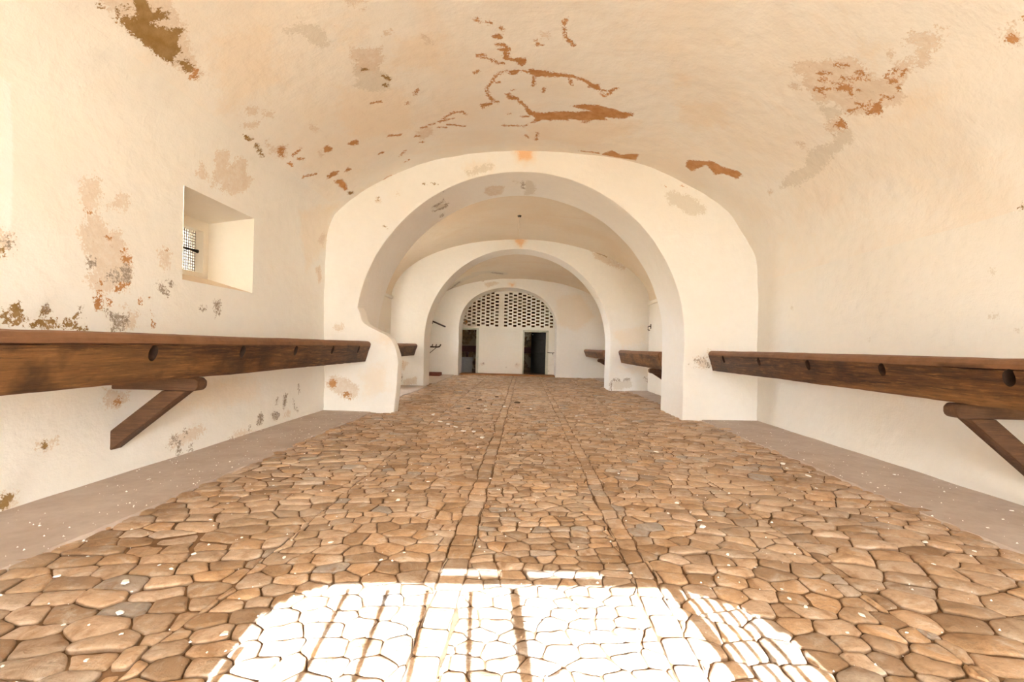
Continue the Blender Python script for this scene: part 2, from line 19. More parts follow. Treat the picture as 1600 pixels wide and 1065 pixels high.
def mesh_obj(name, verts, faces, mat, parent=None, smooth=True, angle=.6, kind=None, attrs=None, mats=None, fmat=None):
    me = bpy.data.meshes.new(name)
    me.from_pydata([tuple(map(float, v)) for v in verts], [], [tuple(map(int, f)) for f in faces])
    for m in (mats or [mat]): me.materials.append(m)
    if fmat is not None: me.polygons.foreach_set('material_index', np.asarray(fmat, np.int32))
    if attrs:
        for k, a in attrs.items():
            at = me.attributes.new(k, 'FLOAT', 'POINT'); at.data.foreach_set('value', np.asarray(a, np.float32))
    me.polygons.foreach_set('use_smooth', np.full(len(me.polygons), smooth))
    me.update()
    if smooth: me.set_sharp_from_angle(angle=angle)
    o = bpy.data.objects.new(name, me)
    if kind: o['kind'] = kind
    return link(o, parent)

def bm_obj(name, bm, mat, parent=None, bevel=0, smooth=True, kind=None, angle=.6):
    bmesh.ops.recalc_face_normals(bm, faces=bm.faces[:])
    if bevel:
        es = [e for e in bm.edges if len(e.link_faces) == 2 and e.calc_face_angle(0) > .5]
        bmesh.ops.bevel(bm, geom=es, offset=bevel, segments=2, profile=.5, affect='EDGES', clamp_overlap=True)
    me = bpy.data.meshes.new(name); bm.to_mesh(me); bm.free()
    me.materials.append(mat)
    me.polygons.foreach_set('use_smooth', np.full(len(me.polygons), smooth))
    if smooth: me.set_sharp_from_angle(angle=angle)
    o = bpy.data.objects.new(name, me)
    if kind: o['kind'] = kind
    return link(o, parent)

def add_box(bm, x0, x1, y0, y1, z0, z1, M=None):
    vs = [bm.verts.new((x, y, z)) for x in (x0, x1) for y in (y0, y1) for z in (z0, z1)]
    if M is not None:
        for v in vs: v.co = M @ v.co
    for f in ((0, 1, 3, 2), (4, 6, 7, 5), (0, 4, 5, 1), (2, 3, 7, 6), (0, 2, 6, 4), (1, 5, 7, 3)):
        bm.faces.new([vs[i] for i in f])

def add_tube(bm, pts, r, n=8, cap=True):
    pts = [Vector(p) for p in pts]; rings = []
    for i, p in enumerate(pts):
        d = (pts[min(i + 1, len(pts) - 1)] - pts[max(i - 1, 0)]).normalized()
        a = d.cross(Vector((0, 0, 1)))
        if a.length < .05: a = d.cross(Vector((1, 0, 0)))
        a.normalize(); b = d.cross(a)
        rr = r[i] if isinstance(r, (list, tuple)) else r
        rings.append([bm.verts.new(p + (a * math.cos(t) + b * math.sin(t)) * rr) for t in [2 * PI * k / n for k in range(n)]])
    for A, B in zip(rings, rings[1:]):
        for k in range(n): bm.faces.new((A[k], A[(k + 1) % n], B[(k + 1) % n], B[k]))
    if cap: bm.faces.new(rings[0][::-1]); bm.faces.new(rings[-1])

def add_prism(bm, poly, y0, y1, axis='y'):
    """poly in (x,z) extruded along y"""
    A = [bm.verts.new((x, y0, z)) for x, z in poly]; B = [bm.verts.new((x, y1, z)) for x, z in poly]
    n = len(poly)
    bm.faces.new(A); bm.faces.new(B[::-1])
    for i in range(n): bm.faces.new((A[i], B[i], B[(i + 1) % n], A[(i + 1) % n]))

def thing(name, label, cat, loc=(0, 0, 0), group=None):
    o = bpy.data.objects.new(name, None); link(o); o.location = loc
    o.empty_display_size = .1
    tag(o, label, cat, group); return o

def tag(o, label, cat, group=None):
    o['label'] = label; o['category'] = cat; o['kind'] = 'thing'
    if group: o['group'] = group
    return o

def crom(P, n=12):
    P = [np.array(p, float) for p in P]; out = []
    Q = [2 * P[0] - P[1]] + P + [2 * P[-1] - P[-2]]
    for i in range(1, len(Q) - 2):
        a, b, c, d = Q[i - 1:i + 3]
        for k in range(n):
            t = k / n
            out.append(.5 * ((2 * b) + (c - a) * t + (2 * a - 5 * b + 4 * c - d) * t * t + (3 * b - a - 3 * c + d) * t ** 3))
    out.append(P[-1]); return np.array(out)

def arclen(P): return np.concatenate([[0], np.cumsum(np.hypot(*np.diff(P, axis=0).T))])

def nz(p, s, seed=0.0): return noise.noise(Vector((p[0] * s + seed, p[1] * s - seed, p[2] * s + 2 * seed)))

# ------------------------------------------------------------------ wear attributes
CLS = ('pale', 'tan', 'umber', 'grey', 'orange', 'rust', 'peach', 'whiter')
def sdf_shape(P, w, poly):
    q = np.array(poly, float); n = len(q)
    d = np.full(len(P), 9.0)
    segs = range(n - 1) if w else range(n)
    for i in segs:
        a = q[i]; b = q[(i + 1) % n]; ab = b - a
        L2 = max(ab @ ab, 1e-9)
        t = np.clip(((P - a) @ ab) / L2, 0, 1)
        d = np.minimum(d, np.hypot(*(P - a - t[:, None] * ab).T))
    if w: return d - max(w, .019)
    ins = np.zeros(len(P), bool)
    for i in range(n):
        x0, y0 = q[i]; x1, y1 = q[(i + 1) % n]
        if y0 == y1: continue
        c = ((y0 > P[:, 1]) != (y1 > P[:, 1])) & (P[:, 0] < (x1 - x0) * (P[:, 1] - y0) / (y1 - y0) + x0)
        ins ^= c
    return np.where(ins, -d, d)

def wear(surf, P):
    P = np.asarray(P, float); out = {}
    for c in CLS:
        a = np.full(len(P), .5)
        for w, poly in PATCH.get(surf, {}).get(c, []):
            q = np.array(poly); lo = q.min(0) - .5; hi = q.max(0) + .5
            m = np.all((P >= lo) & (P <= hi), axis=1)
            if m.any(): a[m] = np.minimum(a[m], sdf_shape(P[m], w, poly))
        out[c] = a
    return out

# ------------------------------------------------------------------ materials
def newmat(name):
    m = bpy.data.materials.new(name); m.use_nodes = True
    nt = m.node_tree; nt.nodes.clear()
    out = nt.nodes.new('ShaderNodeOutputMaterial'); b = nt.nodes.new('ShaderNodeBsdfPrincipled')
    nt.links.new(b.outputs[0], out.inputs[0]); return m, nt, b

class NG:
    def __init__(s, nt): s.nt = nt; s.N = nt.nodes; s.L = nt.links
    def put(s, sock, v):
        if isinstance(v, bpy.types.NodeSocket): s.L.new(v, sock)
        elif v is not None: sock.default_value = v if not isinstance(v, tuple) or len(v) != 3 or sock.type != 'RGBA' else (*v, 1)
    def coord(s): return s.N.new('ShaderNodeTexCoord').outputs['Object']
    def mapping(s, v, scale=(1, 1, 1), loc=(0, 0, 0), rot=(0, 0, 0)):
        n = s.N.new('ShaderNodeMapping'); s.L.new(v, n.inputs[0]); n.inputs['Scale'].default_value = scale
        n.inputs['Location'].default_value = loc; n.inputs['Rotation'].default_value = rot; return n.outputs[0]
    def noise(s, v, sc, det=4, rough=.55, dist=0, col=False):
        n = s.N.new('ShaderNodeTexNoise'); s.L.new(v, n.inputs['Vector']); n.inputs['Scale'].default_value = sc
        n.inputs['Detail'].default_value = det; n.inputs['Roughness'].default_value = rough; n.inputs['Distortion'].default_value = dist
        return n.outputs['Color' if col else 'Fac']
    def voro(s, v, sc, feat='F1', out='Distance'):
        n = s.N.new('ShaderNodeTexVoronoi'); n.feature = feat; s.L.new(v, n.inputs['Vector']); n.inputs['Scale'].default_value = sc; return n.outputs[out]
    def math(s, op, a, b=None, c=None):
        n = s.N.new('ShaderNodeMath'); n.operation = op
        for i, x in enumerate((a, b, c)): s.put(n.inputs[i], x)
        return n.outputs[0]
    def rng(s, v, a, b, c=0., d=1., smooth=False):
        n = s.N.new('ShaderNodeMapRange'); n.interpolation_type = 'SMOOTHSTEP' if smooth else 'LINEAR'
        for i, x in enumerate((v, a, b, c, d)): s.put(n.inputs[i], x)
        return n.outputs[0]
    def mix(s, f, a, b, mode='MIX'):
        n = s.N.new('ShaderNodeMix'); n.data_type = 'RGBA'; n.blend_type = mode
        s.put(n.inputs[0], f); s.put(n.inputs[6], a); s.put(n.inputs[7], b); return n.outputs[2]
    def attr(s, name):
        n = s.N.new('ShaderNodeAttribute'); n.attribute_name = name; return n.outputs['Fac']
    def bump(s, h, strength=.3, dist=.02, normal=None):
        n = s.N.new('ShaderNodeBump'); n.inputs['Strength'].default_value = strength; n.inputs['Distance'].default_value = dist
        s.L.new(h, n.inputs['Height'])
        if normal is not None: s.L.new(normal, n.inputs['Normal'])
        return n.outputs[0]

C_PALE = (.67, .62, .53); C_TAN = (.70, .595, .48); C_UMB = (.27, .165, .058); C_GREY = (.29, .235, .18); C_ORG = (.46, .225, .085)

def plaster(name, base, warm, worn=True, streak=(1, 1, 1), stain=.5, speck=0.0, peel=0.0):
    m, nt, b = newmat(name); g = NG(nt); co = g.coord()
    big = g.noise(co, .55, 5, .6, .4); mid = g.noise(g.mapping(co, streak), 2.6, 6, .66, .5); fine = g.noise(co, 38, 3, .6); med = g.noise(co, 9, 5, .65)
    c = g.mix(g.math('MULTIPLY', g.rng(big, .42, .66, smooth=True), stain), base, warm)
    c = g.mix(g.math('MULTIPLY', g.rng(mid, .5, .78, smooth=True), stain * .8), c, warm)
    c = g.mix(g.rng(med, .35, .75, 0, .30), c, tuple(x * .90 for x in base))
    h = g.math('ADD', g.math('MULTIPLY', med, .8), g.math('MULTIPLY', fine, .15))
    h = g.math('ADD', h, g.math('MULTIPLY', mid, 1.2))
    if speck:
        sp = g.rng(g.noise(g.mapping(co, (1, 1, 1), (7, 3, 1)), 30, 4, .72), .70, .735)
        sp = g.math('MULTIPLY', sp, g.rng(g.noise(co, 1.1, 3, .5), .50, .62))
        c = g.mix(g.math('MULTIPLY', sp, speck), c, (.38, .22, .10))
    if worn:
        n1 = g.math('SUBTRACT', g.noise(co, 10, 4, .6), .5); n2 = g.math('SUBTRACT', g.noise(co, 34, 6, .7), .5)
        n3 = g.math('SUBTRACT', g.noise(co, 75, 4, .65), .5)
        ph = g.rng(g.math('MULTIPLY_ADD', n1, .30, g.math('MULTIPLY_ADD', n2, .18, g.attr('peach'))), .10, -.12, smooth=True)
        c = g.mix(g.math('MULTIPLY', ph, .42), c, (.84, .70, .53))
        lm = g.rng(g.math('MULTIPLY_ADD', n2, .04, g.attr('whiter')), .012, -.012, smooth=True)  # whiter strip on the near part of the left wall
        c = g.mix(g.math('MULTIPLY', lm, .9), c, (.90, .89, .87))
        def mask(a, amp1, amp2, soft):
            v = g.math('MULTIPLY_ADD', n1, amp1, g.attr(a)); v = g.math('MULTIPLY_ADD', n2, amp2, v); v = g.math('MULTIPLY_ADD', n3, amp2 * .5, v)
            return g.rng(v, soft, -soft)
        m_p = g.math('MULTIPLY', mask('pale', .14, .22, .012), .7)
        c = g.mix(m_p, c, C_PALE)
        m_t = mask('tan', .11, .26, .008)
        tanv = g.mix(g.rng(med, .35, .65), C_TAN, (.74, .64, .53))
        c = g.mix(g.math('MULTIPLY', m_t, g.rng(g.noise(co, 15, 6, .7), .3, .55, .45, .9)), c, tanv)
        # crumbs of dark showing inside the undercoat
        crumb = g.math('MULTIPLY', g.rng(g.noise(co, 26, 5, .75), .64, .68), g.rng(g.attr('tan'), .02, -.04))
        c = g.mix(g.math('MULTIPLY', crumb, .75), c, (.38, .22, .10))
        m_u = mask('umber', .08, .15, .006)
        c = g.mix(m_u, c, g.mix(g.rng(med, .35, .65), C_UMB, (.36, .235, .10)))
        m_g = mask('grey', .10, .24, .008)
        gm = g.math('MULTIPLY', m_g, g.rng(g.noise(co, 42, 4, .7), .36, .5))
        c = g.mix(gm, c, g.mix(g.rng(fine, .35, .65), C_GREY, (.42, .36, .29)))
        m_o = mask('orange', .05, .15, .005)
        c = g.mix(m_o, c, g.mix(g.rng(med, .35, .65), C_ORG, (.57, .32, .15)))
        r = g.rng(g.math('MULTIPLY_ADD', n1, .16, g.math('MULTIPLY_ADD', n2, .14, g.attr('rust'))), .05, -.05, smooth=True)
        c = g.mix(g.math('MULTIPLY', r, .75), c, (.78, .42, .16))
        halo = g.rng(g.math('MULTIPLY_ADD', n1, .16, g.attr('rust')), .16, -.05, smooth=True)
        c = g.mix(g.math('MULTIPLY', halo, .35), c, (.85, .55, .27))
        d = g.math('MAXIMUM', g.math('MAXIMUM', m_o, m_u), g.math('MAXIMUM', gm, g.math('MULTIPLY', m_t, .6)))
        h = g.math('SUBTRACT', h, g.math('MULTIPLY', d, .7))
    if peel:
        pm = g.rng(g.noise(co, 1.3, 7, .65, .6), .52 - .1 * peel, .54 - .1 * peel)
        c = g.mix(g.math('MULTIPLY', pm, .9), c, g.mix(g.rng(g.noise(co, 4, 5, .6), .42, .55), (.10, .055, .028), (.26, .16, .07)))
    g.put(b.inputs['Base Color'], c); b.inputs['Roughness'].default_value = .9
    b.inputs['Specular IOR Level'].default_value = .2
    g.put(b.inputs['Normal'], g.bump(h, .32, .028))
    return m

BASE = (.845, .835, .79); WARM = (.845, .80, .705)
M_WALL = plaster('cream_plaster', BASE, WARM, True, (1, 1, 1), .45, .2)
M_VAULT = plaster('vault_plaster', (.86, .84, .79), (.855, .785, .685), True, (.35, 1, 1), .9, .5)
M_ARCH = plaster('arch_plaster', (.875, .866, .83), (.87, .815, .72), True, (1, 1, 1), .35, .1)
M_REAR = plaster('rear_plaster', (.81, .78, .70), (.79, .72, .60), True, (.4, 1, 1), .5, .3)
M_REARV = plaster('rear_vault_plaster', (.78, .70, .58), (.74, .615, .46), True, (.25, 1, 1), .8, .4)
M_PLAIN = plaster('plain_plaster', (.83, .80, .73), (.82, .75, .63), False, (1, 1, 1), .4)
M_WALL_PLAIN = plaster('niche_plaster', BASE, WARM, False, (1, 1, 1), .4)
M_WHITE = plaster('whitewash', (.84, .81, .73), (.82, .75, .62), True, (1, 1, 1), .3)
M_SILL = plaster('sill_plaster', (.80, .68, .52), (.76, .61, .43), False, (1, 1, 1), .5)
M_JAMB = plaster('jamb_whitewash', (.84, .80, .71), (.82, .73, .60), False, (1, 1, 1), .25)
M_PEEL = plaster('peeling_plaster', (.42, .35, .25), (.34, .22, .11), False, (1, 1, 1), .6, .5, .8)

def stone_mat():
    m, nt, b = newmat('cobble_stone'); g = NG(nt); co = g.coord()
    tone = g.attr('tone'); hue = g.attr('hue')
    c = g.mix(hue, (.53, .335, .185), (.53, .40, .295))
    c = g.mix(g.rng(hue, .93, .97), c, (.41, .36, .315))
    c = g.mix(g.rng(tone, 0, .25, .75, 0), c, (.42, .25, .13))
    n = g.noise(co, 7, 7, .7, .5); n2 = g.noise(g.mapping(co, (.5, 1, 1), rot=(0, 0, .5)), 46, 6, .75, .4)
    c = g.mix(g.rng(n, .52, .66, 0, .8), c, (.66, .56, .46))
    c = g.mix(g.rng(n, .47, .34, 0, .85), c, (.31, .175, .085))
    c = g.mix(g.rng(n2, .50, .66, 0, .65), c, (.34, .24, .155))
    c = g.mix(g.rng(g.noise(co, .8, 4, .6), .5, .68, 0, .5), c, (.60, .48, .36))
    v = g.rng(tone, 0, 1, .70, 1.10)
    hs = g.N.new('ShaderNodeHueSaturation'); g.put(hs.inputs['Value'], v); g.put(hs.inputs['Color'], c)
    # dirt settles on the low rims of each stone
    c = g.mix(g.math('MULTIPLY', g.rng(g.attr('rim'), .35, 1.0), .85), hs.outputs[0], (.13, .07, .032))
    g.put(b.inputs['Base Color'], c); b.inputs['Roughness'].default_value = .6
    b.inputs['Specular IOR Level'].default_value = .35
    h = g.math('ADD', g.math('MULTIPLY', n, 1.0), g.math('MULTIPLY', n2, .5))
    g.put(b.inputs['Normal'], g.bump(h, .8, .016)); return m
M_STONE = stone_mat()

def simple(name, a, b_, sc=8, rough=.85, bump=.3, dist=.01, mapping=(1, 1, 1), lo=.35, hi=.65, metal=0, spec=.3):
    m, nt, b = newmat(name); g = NG(nt); co = g.mapping(g.coord(), mapping)
    n = g.noise(co, sc, 6, .65); n2 = g.noise(co, sc * 6, 4, .6)
    c = g.mix(g.rng(n, lo, hi), a, b_); c = g.mix(g.rng(n2, .4, .7, 0, .25), c, tuple(x * .7 for x in a))
    g.put(b.inputs['Base Color'], c); b.inputs['Roughness'].default_value = rough; b.inputs['Metallic'].default_value = metal
    b.inputs['Specular IOR Level'].default_value = spec
    g.put(b.inputs['Normal'], g.bump(g.math('ADD', n, g.math('MULTIPLY', n2, .4)), bump, dist)); return m
M_DIRT = simple('joint_dirt', (.12, .063, .028), (.25, .145, .075), 9, .95, .5, .01)
M_APRON = simple('apron_concrete', (.46, .375, .315), (.54, .465, .41), 2.2, .9, .35, .008)
M_STEP = simple('red_step', (.34, .15, .06), (.42, .22, .10), 3, .85)
M_IRON = simple('rusty_iron', (.035, .025, .02), (.07, .045, .03), 20, .7, .3, .004, metal=.3)
M_GATE = simple('gate_iron', (.05, .05, .05), (.09, .08, .07), 12, .6, .2, .004, metal=.4)
M_BLACK = simple('black_paint', (.012, .012, .011), (.02, .02, .018), 10, .6, .3, .004)
M_FRAME = simple('green_white_paint', (.52, .55, .45), (.62, .60, .50), 8, .7, .2, .004)
M_FLAKE = simple('white_flake', (.95, .95, .93), (.90, .89, .85), 30, .9, .2, .002)
M_CLOD = simple('dark_clod', (.07, .045, .028), (.12, .08, .05), 20, .95, .6, .006)
M_BLOCK = simple('red_block', (.16, .05, .03), (.22, .08, .05), 14, .9, .4, .006)
M_SLAT = simple('grey_board', (.33, .31, .29), (.42, .39, .36), 6, .85, .3, .005, (1, 1, 6))
M_GROUND = simple('pale_paving', (.56, .48, .36), (.64, .56, .44), 3, .9, .4, .01)
M_OUT = simple('mottled_stucco', (.10, .105, .11), (.24, .18, .12), 1.6, .95, .5, .02)
M_CORD = simple('pale_cord', (.62, .52, .38), (.70, .60, .45), 20, .9, .1, .002)
M_KNOB = simple('white_knob', (.75, .75, .72), (.8, .8, .78), 20, .4, .0, .001)

def wood_mat(name, dark, midc, light, along=1):
    m, nt, b = newmat(name); g = NG(nt); co = g.coord()
    sc = [9, 9, 9]; sc[along] = .55
    v = g.mapping(co, tuple(sc))
    d = g.noise(g.mapping(co, tuple(x * .35 for x in sc)), 1.2, 3, .5)
    gr = g.noise(v, 1.9, 8, .75, .8); gr2 = g.noise(v, 7.5, 7, .8, .3)
    c = g.mix(g.rng(gr, .41, .57), dark, midc)
    c = g.mix(g.rng(gr2, .53, .63, 0, .7), c, light)
    c = g.mix(g.rng(d, .5, .66, 0, .5), c, light)
    c = g.mix(g.rng(gr2, .46, .34, 0, .7), c, tuple(x * .45 for x in dark))
    blot = g.noise(co, 2.1, 4, .6)
    c = g.mix(g.rng(blot, .50, .64, 0, .75), c, tuple(x * .55 for x in dark))
    worn = g.math('MULTIPLY', g.rng(g.attr('worn'), 0, 1), g.rng(g.noise(co, 7, 5, .7), .25, .6, .45, .95))
    c = g.mix(worn, c, (.25, .12, .058))
    fle = g.rng(g.noise(g.mapping(co, (1, 1, 1), (3, 1, 9)), 34, 4, .75), .73, .76)
    c = g.mix(g.math('MULTIPLY', fle, .6), c, (.62, .50, .36))
    g.put(b.inputs['Base Color'], c); b.inputs['Roughness'].default_value = .55; b.inputs['Specular IOR Level'].default_value = .35
    g.put(b.inputs['Normal'], g.bump(g.math('ADD', gr, gr2), .7, .014)); return m
M_WOOD = wood_mat('old_timber', (.040, .014, .006), (.135, .053, .018), (.37, .18, .06), 1)
M_SOCKET_SHADE = simple('socket_shade_wood', (.022, .012, .008), (.06, .032, .018), 14, .7, .4, .004)  # darker wood colour paints the shade inside the rail notches
M_WOODX = wood_mat('bracket_timber', (.045, .019, .009), (.105, .050, .024), (.26, .125, .055), 0)
M_WOODF = wood_mat('far_timber', (.07, .016, .012), (.12, .035, .022), (.18, .06, .03), 0)

# ------------------------------------------------------------------ the front room: walls and vault as one profile along y
Y0, D1, D1B, D2, D2B, D3, D3B, DS = -5.0, 7.83, 9.1, 12.95, 13.75, 18.0, 19.0, 19.0
PR1 = [(-3.44, -.06), (-3.45, .7), (-3.46, 1.4), (-3.465, 2.1), (-3.47, 2.8), (-3.44, 3.1), (-3.36, 3.32), (-3.24, 3.48), (-2.82, 3.82), (-2.40, 4.05), (-1.78, 4.31), (-1.0, 4.49), (-.08, 4.57), (.95, 4.53), (1.94, 4.38), (2.69, 4.06), (3.36, 3.66), (3.67, 3.30), (3.93, 2.85), (3.98, 2.4), (4.0, 1.6), (4.015, .8), (4.03, -.06)]
fp = crom(PR1); fs = arclen(fp)
def on_profile(s): return np.interp(s, fs, fp[:, 0]), np.interp(s, fs, fp[:, 1])
def s_at(zv, left=True):
    half = len(fp) // 2
    if left: return float(np.interp(zv, fp[:84, 1], fs[:84]))
    q = fp[::-1]; return float(np.interp(zv, q[:60, 1], fs[::-1][:60]))
S_CREASE = fs[7 * 12]; S_RIGHT = fs[19 * 12]
WIN = [(4.58, 5.76, 1.79, 2.735)]   # the window of the left wall: y0,y1,z0,z1
def lin(a, b, step): return list(np.linspace(a, b, max(2, int(round((b - a) / step)) + 1)))
def axis(brk, step):
    out = []
    for a, b in zip(brk, brk[1:]): out += lin(a, b, step)[:-1]
    return np.array(out + [brk[-1]])
ybrk = sorted({Y0, 1.0, 1.80, 3.04, 4.58, 5.76, D1 + .03})
ys = np.concatenate([axis([Y0, 1.0], .25)[:-1], axis([1.0, 1.80, 3.04, 4.58, 5.76, D1 + .03], .028)])
sb = sorted([0.0, s_at(1.79), s_at(2.735), S_CREASE, S_RIGHT, fs[-1]])
ss = axis(sb, .028)
def shell(name, s_lo, s_hi, mat, holes=()):
    sv = ss[(ss >= s_lo - 1e-6) & (ss <= s_hi + 1e-6)]
    X, Zc = on_profile(sv)
    # inward normals
    T = np.stack([np.gradient(X, sv), np.gradient(Zc, sv)], 1); Nn = np.stack([T[:, 1], -T[:, 0]], 1); Nn /= np.linalg.norm(Nn, axis=1)[:, None]
    V = []; SY = []
    for i, s in enumerate(sv):
        for y in ys:
            p = (X[i], y, Zc[i])
            d = .022 * nz(p, .9, 3) + .011 * nz(p, 2.7, 5) + .0045 * nz(p, 8, 9)
            for (a, b, c, e) in holes:
                q = max(a - y, y - b, c - Zc[i], Zc[i] - e)
                d *= min(1, max(0, q / .25))
            if s < .12 or s > fs[-1] - .12: d *= .4
            V.append((p[0] + Nn[i, 0] * d, y, p[2] + Nn[i, 1] * d)); SY.append((s, y))
    n = len(ys); F = []
    for i in range(len(sv) - 1):
        for j in range(n - 1):
            ym = (ys[j] + ys[j + 1]) / 2; zm = (Zc[i] + Zc[i + 1]) / 2
            if any(a < ym < b and c < zm < e for a, b, c, e in holes): continue
            F.append((i * n + j, (i + 1) * n + j, (i + 1) * n + j + 1, i * n + j + 1))
    return mesh_obj(name, V, F, mat, kind='structure', attrs=wear('W1', SY), angle=1.0)
shell('wall_left', 0, S_CREASE, M_WALL, WIN)
shell('ceiling', S_CREASE, S_RIGHT, M_VAULT)
shell('wall_right', S_RIGHT, fs[-1], M_WALL)

# ------------------------------------------------------------------ window niches in the left wall
def niche(idx, y0, y1, z0, z1, zi0, zi1, depth, hole, wires=True):
    xo = -3.464; xi = xo - depth
    root = bpy.data.objects.new('window_%d' % idx, None); link(root); root.location = (0, 0, 0); root['kind'] = 'structure'
    yi0, yi1 = y0 + .10, y1 
    def grid(name, a, b, c, d, mat, n=10):
        a, b, c, d = map(Vector, (a, b, c, d)); V = []; F = []
        for i in range(n + 1):
            for j in range(n + 1):
                u, v = i / n, j / n
                p = (a * (1 - u) + b * u) * (1 - v) + (d * (1 - u) + c * u) * v
                nn = (b - a).cross(d - a).normalized()
                e = min(u, 1 - u, v, 1 - v) * 4
                V.append(p + nn * (.012 * nz(p, 4, 2)) * min(1, e))
        for i in range(n):
            for j in range(n): F.append((i * (n + 1) + j, (i + 1) * (n + 1) + j, (i + 1) * (n + 1) + j + 1, i * (n + 1) + j + 1))
        return mesh_obj(name, V, F, mat, root)
    grid('jamb', (xo, y1, z0), (xi, yi1, zi0), (xi, yi1, zi1), (xo, y1, z1), JM)
    grid('jamb', (xo, y0, z0), (xi, yi0, zi0), (xi, yi0, zi1), (xo, y0, z1), JM)
    grid('soffit', (xo, y0, z1), (xo, y1, z1), (xi, yi1, zi1), (xi, yi0, zi1), M_PLAIN)
    grid('sill', (xo, y0, z0), (xo, y1, z0), (xi, yi1, zi0), (xi, yi0, zi0), M_SILL)
    # frame around the opening through the outer wall
    h0, h1, k0, k1 = hole; xb = xi - .18
    bm = bmesh.new()
    add_box(bm, xb, xi, yi0 - .2, h0, zi0 - .2, zi1 + .2); add_box(bm, xb, xi, h1, yi1 + .2, zi0 - .2, zi1 + .2)
    add_box(bm, xb, xi, h0, h1, zi0 - .2, k0); add_box(bm, xb, xi, h0, h1, k1, zi1 + .2)
    bm_obj('window_frame', bm, M_JAMB, root, smooth=False)
    if wires:
        bm = bmesh.new(); xm = xi - .10
        for k in range(int((h1 - h0) / .035) + 1):
            y = h0 + k * .035; add_box(bm, xm - .003, xm + .003, y - .0045, y + .0045, k0, k1)
        for k in range(int((k1 - k0) / .035) + 1):
            z = k0 + k * .035; add_box(bm, xm - .003, xm + .003, h0, h1, z - .0045, z + .0045)
        bm_obj('wire_mesh', bm, M_SLAT, root, smooth=False)
        bm = bmesh.new(); add_tube(bm, [(xi - .06, h0, 2.28), (xi - .06, h1 - .1, 2.28), (xi - .06, h1 - .02, 2.28)], [.014, .014, .024], 8)
        bm_obj('iron_rod', bm, M_IRON, root)
    return root
JM = M_JAMB
niche(1, *WIN[0], 1.95, 2.65, .57, (4.82, 5.67, 2.01, 2.53))

# ------------------------------------------------------------------ arch walls
def arch_wall(name, D, DB, cx, a, spring, b, outer, surf, mat, soffit, stub=None, sexp=2.0):
    xl, xr, zt = outer; n1, n2 = 40, 160
    inner = []; out = []
    ocx = (xl + xr) / 2; A = (xr - xl) / 2; B = zt - spring
    for k in range(n1): z = -.06 + (spring + .06) * k / n1; inner.append((cx - a, z)); out.append((xl, z))
    for k in range(n2 + 1):
        t = PI - PI * k / n2; c, s = math.cos(t), math.sin(t)
        e = 2 / sexp
        inner.append((cx + a * math.copysign(abs(c) ** e, c), spring + b * s ** e))
        m = max(abs(c), abs(s)); out.append((ocx + A * c / m, spring + B * s / m))
    for k in range(n1 - 1, -1, -1): z = -.06 + (spring + .06) * k / n1; inner.append((cx + a, z)); out.append((xr, z))
    plain = np.array(inner); out = np.array(out); full = plain.copy()
    if stub:
        sz = [p[1] for p in stub]; sx = [p[0] for p in stub]
        o = np.argsort(sz); sz = np.array(sz)[o]; sx = np.array(sx)[o]
        for i in range(n1 + n2 // 2):
            z = plain[i, 1]
            if z < sz[-1]: full[i, 0] = max(plain[i, 0], np.interp(z, sz, sx))
    n = len(plain); V = []; F = []; P = []; SOF = []
    def ring(curve, y, wob=.010):
        base = len(V)
        for x, z in curve:
            p = (x, y, z); w = wob * nz(p, 1.4, 11) + wob * .5 * nz(p, 5, 3)
            V.append((x + w, y + .6 * w, z + w)); P.append((x, z))
        return base
    def bridge(r0, r1, skip=None):
        for i in range(n - 1):
            if skip is not None and skip[i] and skip[i + 1]: continue
            F.append((r0 + i, r1 + i, r1 + i + 1, r0 + i + 1))
    # back face, soffit, front face, outside
    same = np.abs(full[:, 0] - plain[:, 0]) < 1e-4
    def toward(curve, d):
        v = out - curve; L = np.linalg.norm(v, axis=1)[:, None]; return curve + v / L * d
    rs = []
    NF = 22
    r = ring(out, DB); first = r
    for k in range(1, 4):
        r2 = ring(out + (toward(plain, .02) - out) * k / 3, DB); bridge(r2, r); r = r2
    r2 = ring(plain, DB - .02); bridge(r2, r); r = r2
    lastface = len(F)
    ymid = D + .32 if stub else D + .02
    steps = 14
    for k in range(1, steps + 1):
        y = DB - .02 + (ymid + .02 - DB) * k / steps
        r2 = ring(plain, y); bridge(r2, r); r = r2
    if stub:
        inset = plain + (full - plain) * .90
        r2 = ring(inset, ymid); bridge(r2, r, same); 
        V[r2:r2 + n] = [V[r + i] if same[i] else V[r2 + i] for i in range(n)]; r = r2
        for y, fr in ((ymid - .03, .96), (ymid - .07, 1.0), (D + .2, 1.0), (D + .08, 1.0), (D + .03, .985)):
            cv = plain + (full - plain) * fr
            r2 = ring(cv, y); bridge(r2, r); r = r2
    nsof = len(V)
    cv0 = full
    r2 = ring(cv0, D + .018); bridge(r2, r); r = r2
    r2 = ring(toward(cv0, .006), D + .004); bridge(r2, r); r = r2
    c1 = toward(cv0, .018)
    for k in range(NF + 1):
        t = (k / NF) ** 1.15
        r2 = ring(c1 + (out - c1) * t, D); bridge(r2, r); r = r2
    bridge(first, r)
    P = np.array(P); att = wear(surf, P)
    # the soffit ring vertices take the soffit's own wear
    if soffit:
        rr = a
        SP = np.array([(math.atan2(v[2] - spring, v[0] - cx) * rr, v[1]) for v in V])
        sa = wear(soffit, SP)
        idx = np.zeros(len(V), bool); idx[4 * n:nsof] = True
        for k in att: att[k] = np.where(idx, sa[k], att[k])
    else:
        idx = np.zeros(len(V), bool); idx[:nsof] = True
        for k in att: att[k] = np.where(idx, .5, att[k])
    return mesh_obj(name, V, F, mat, kind='structure', attrs=att, angle=.6)
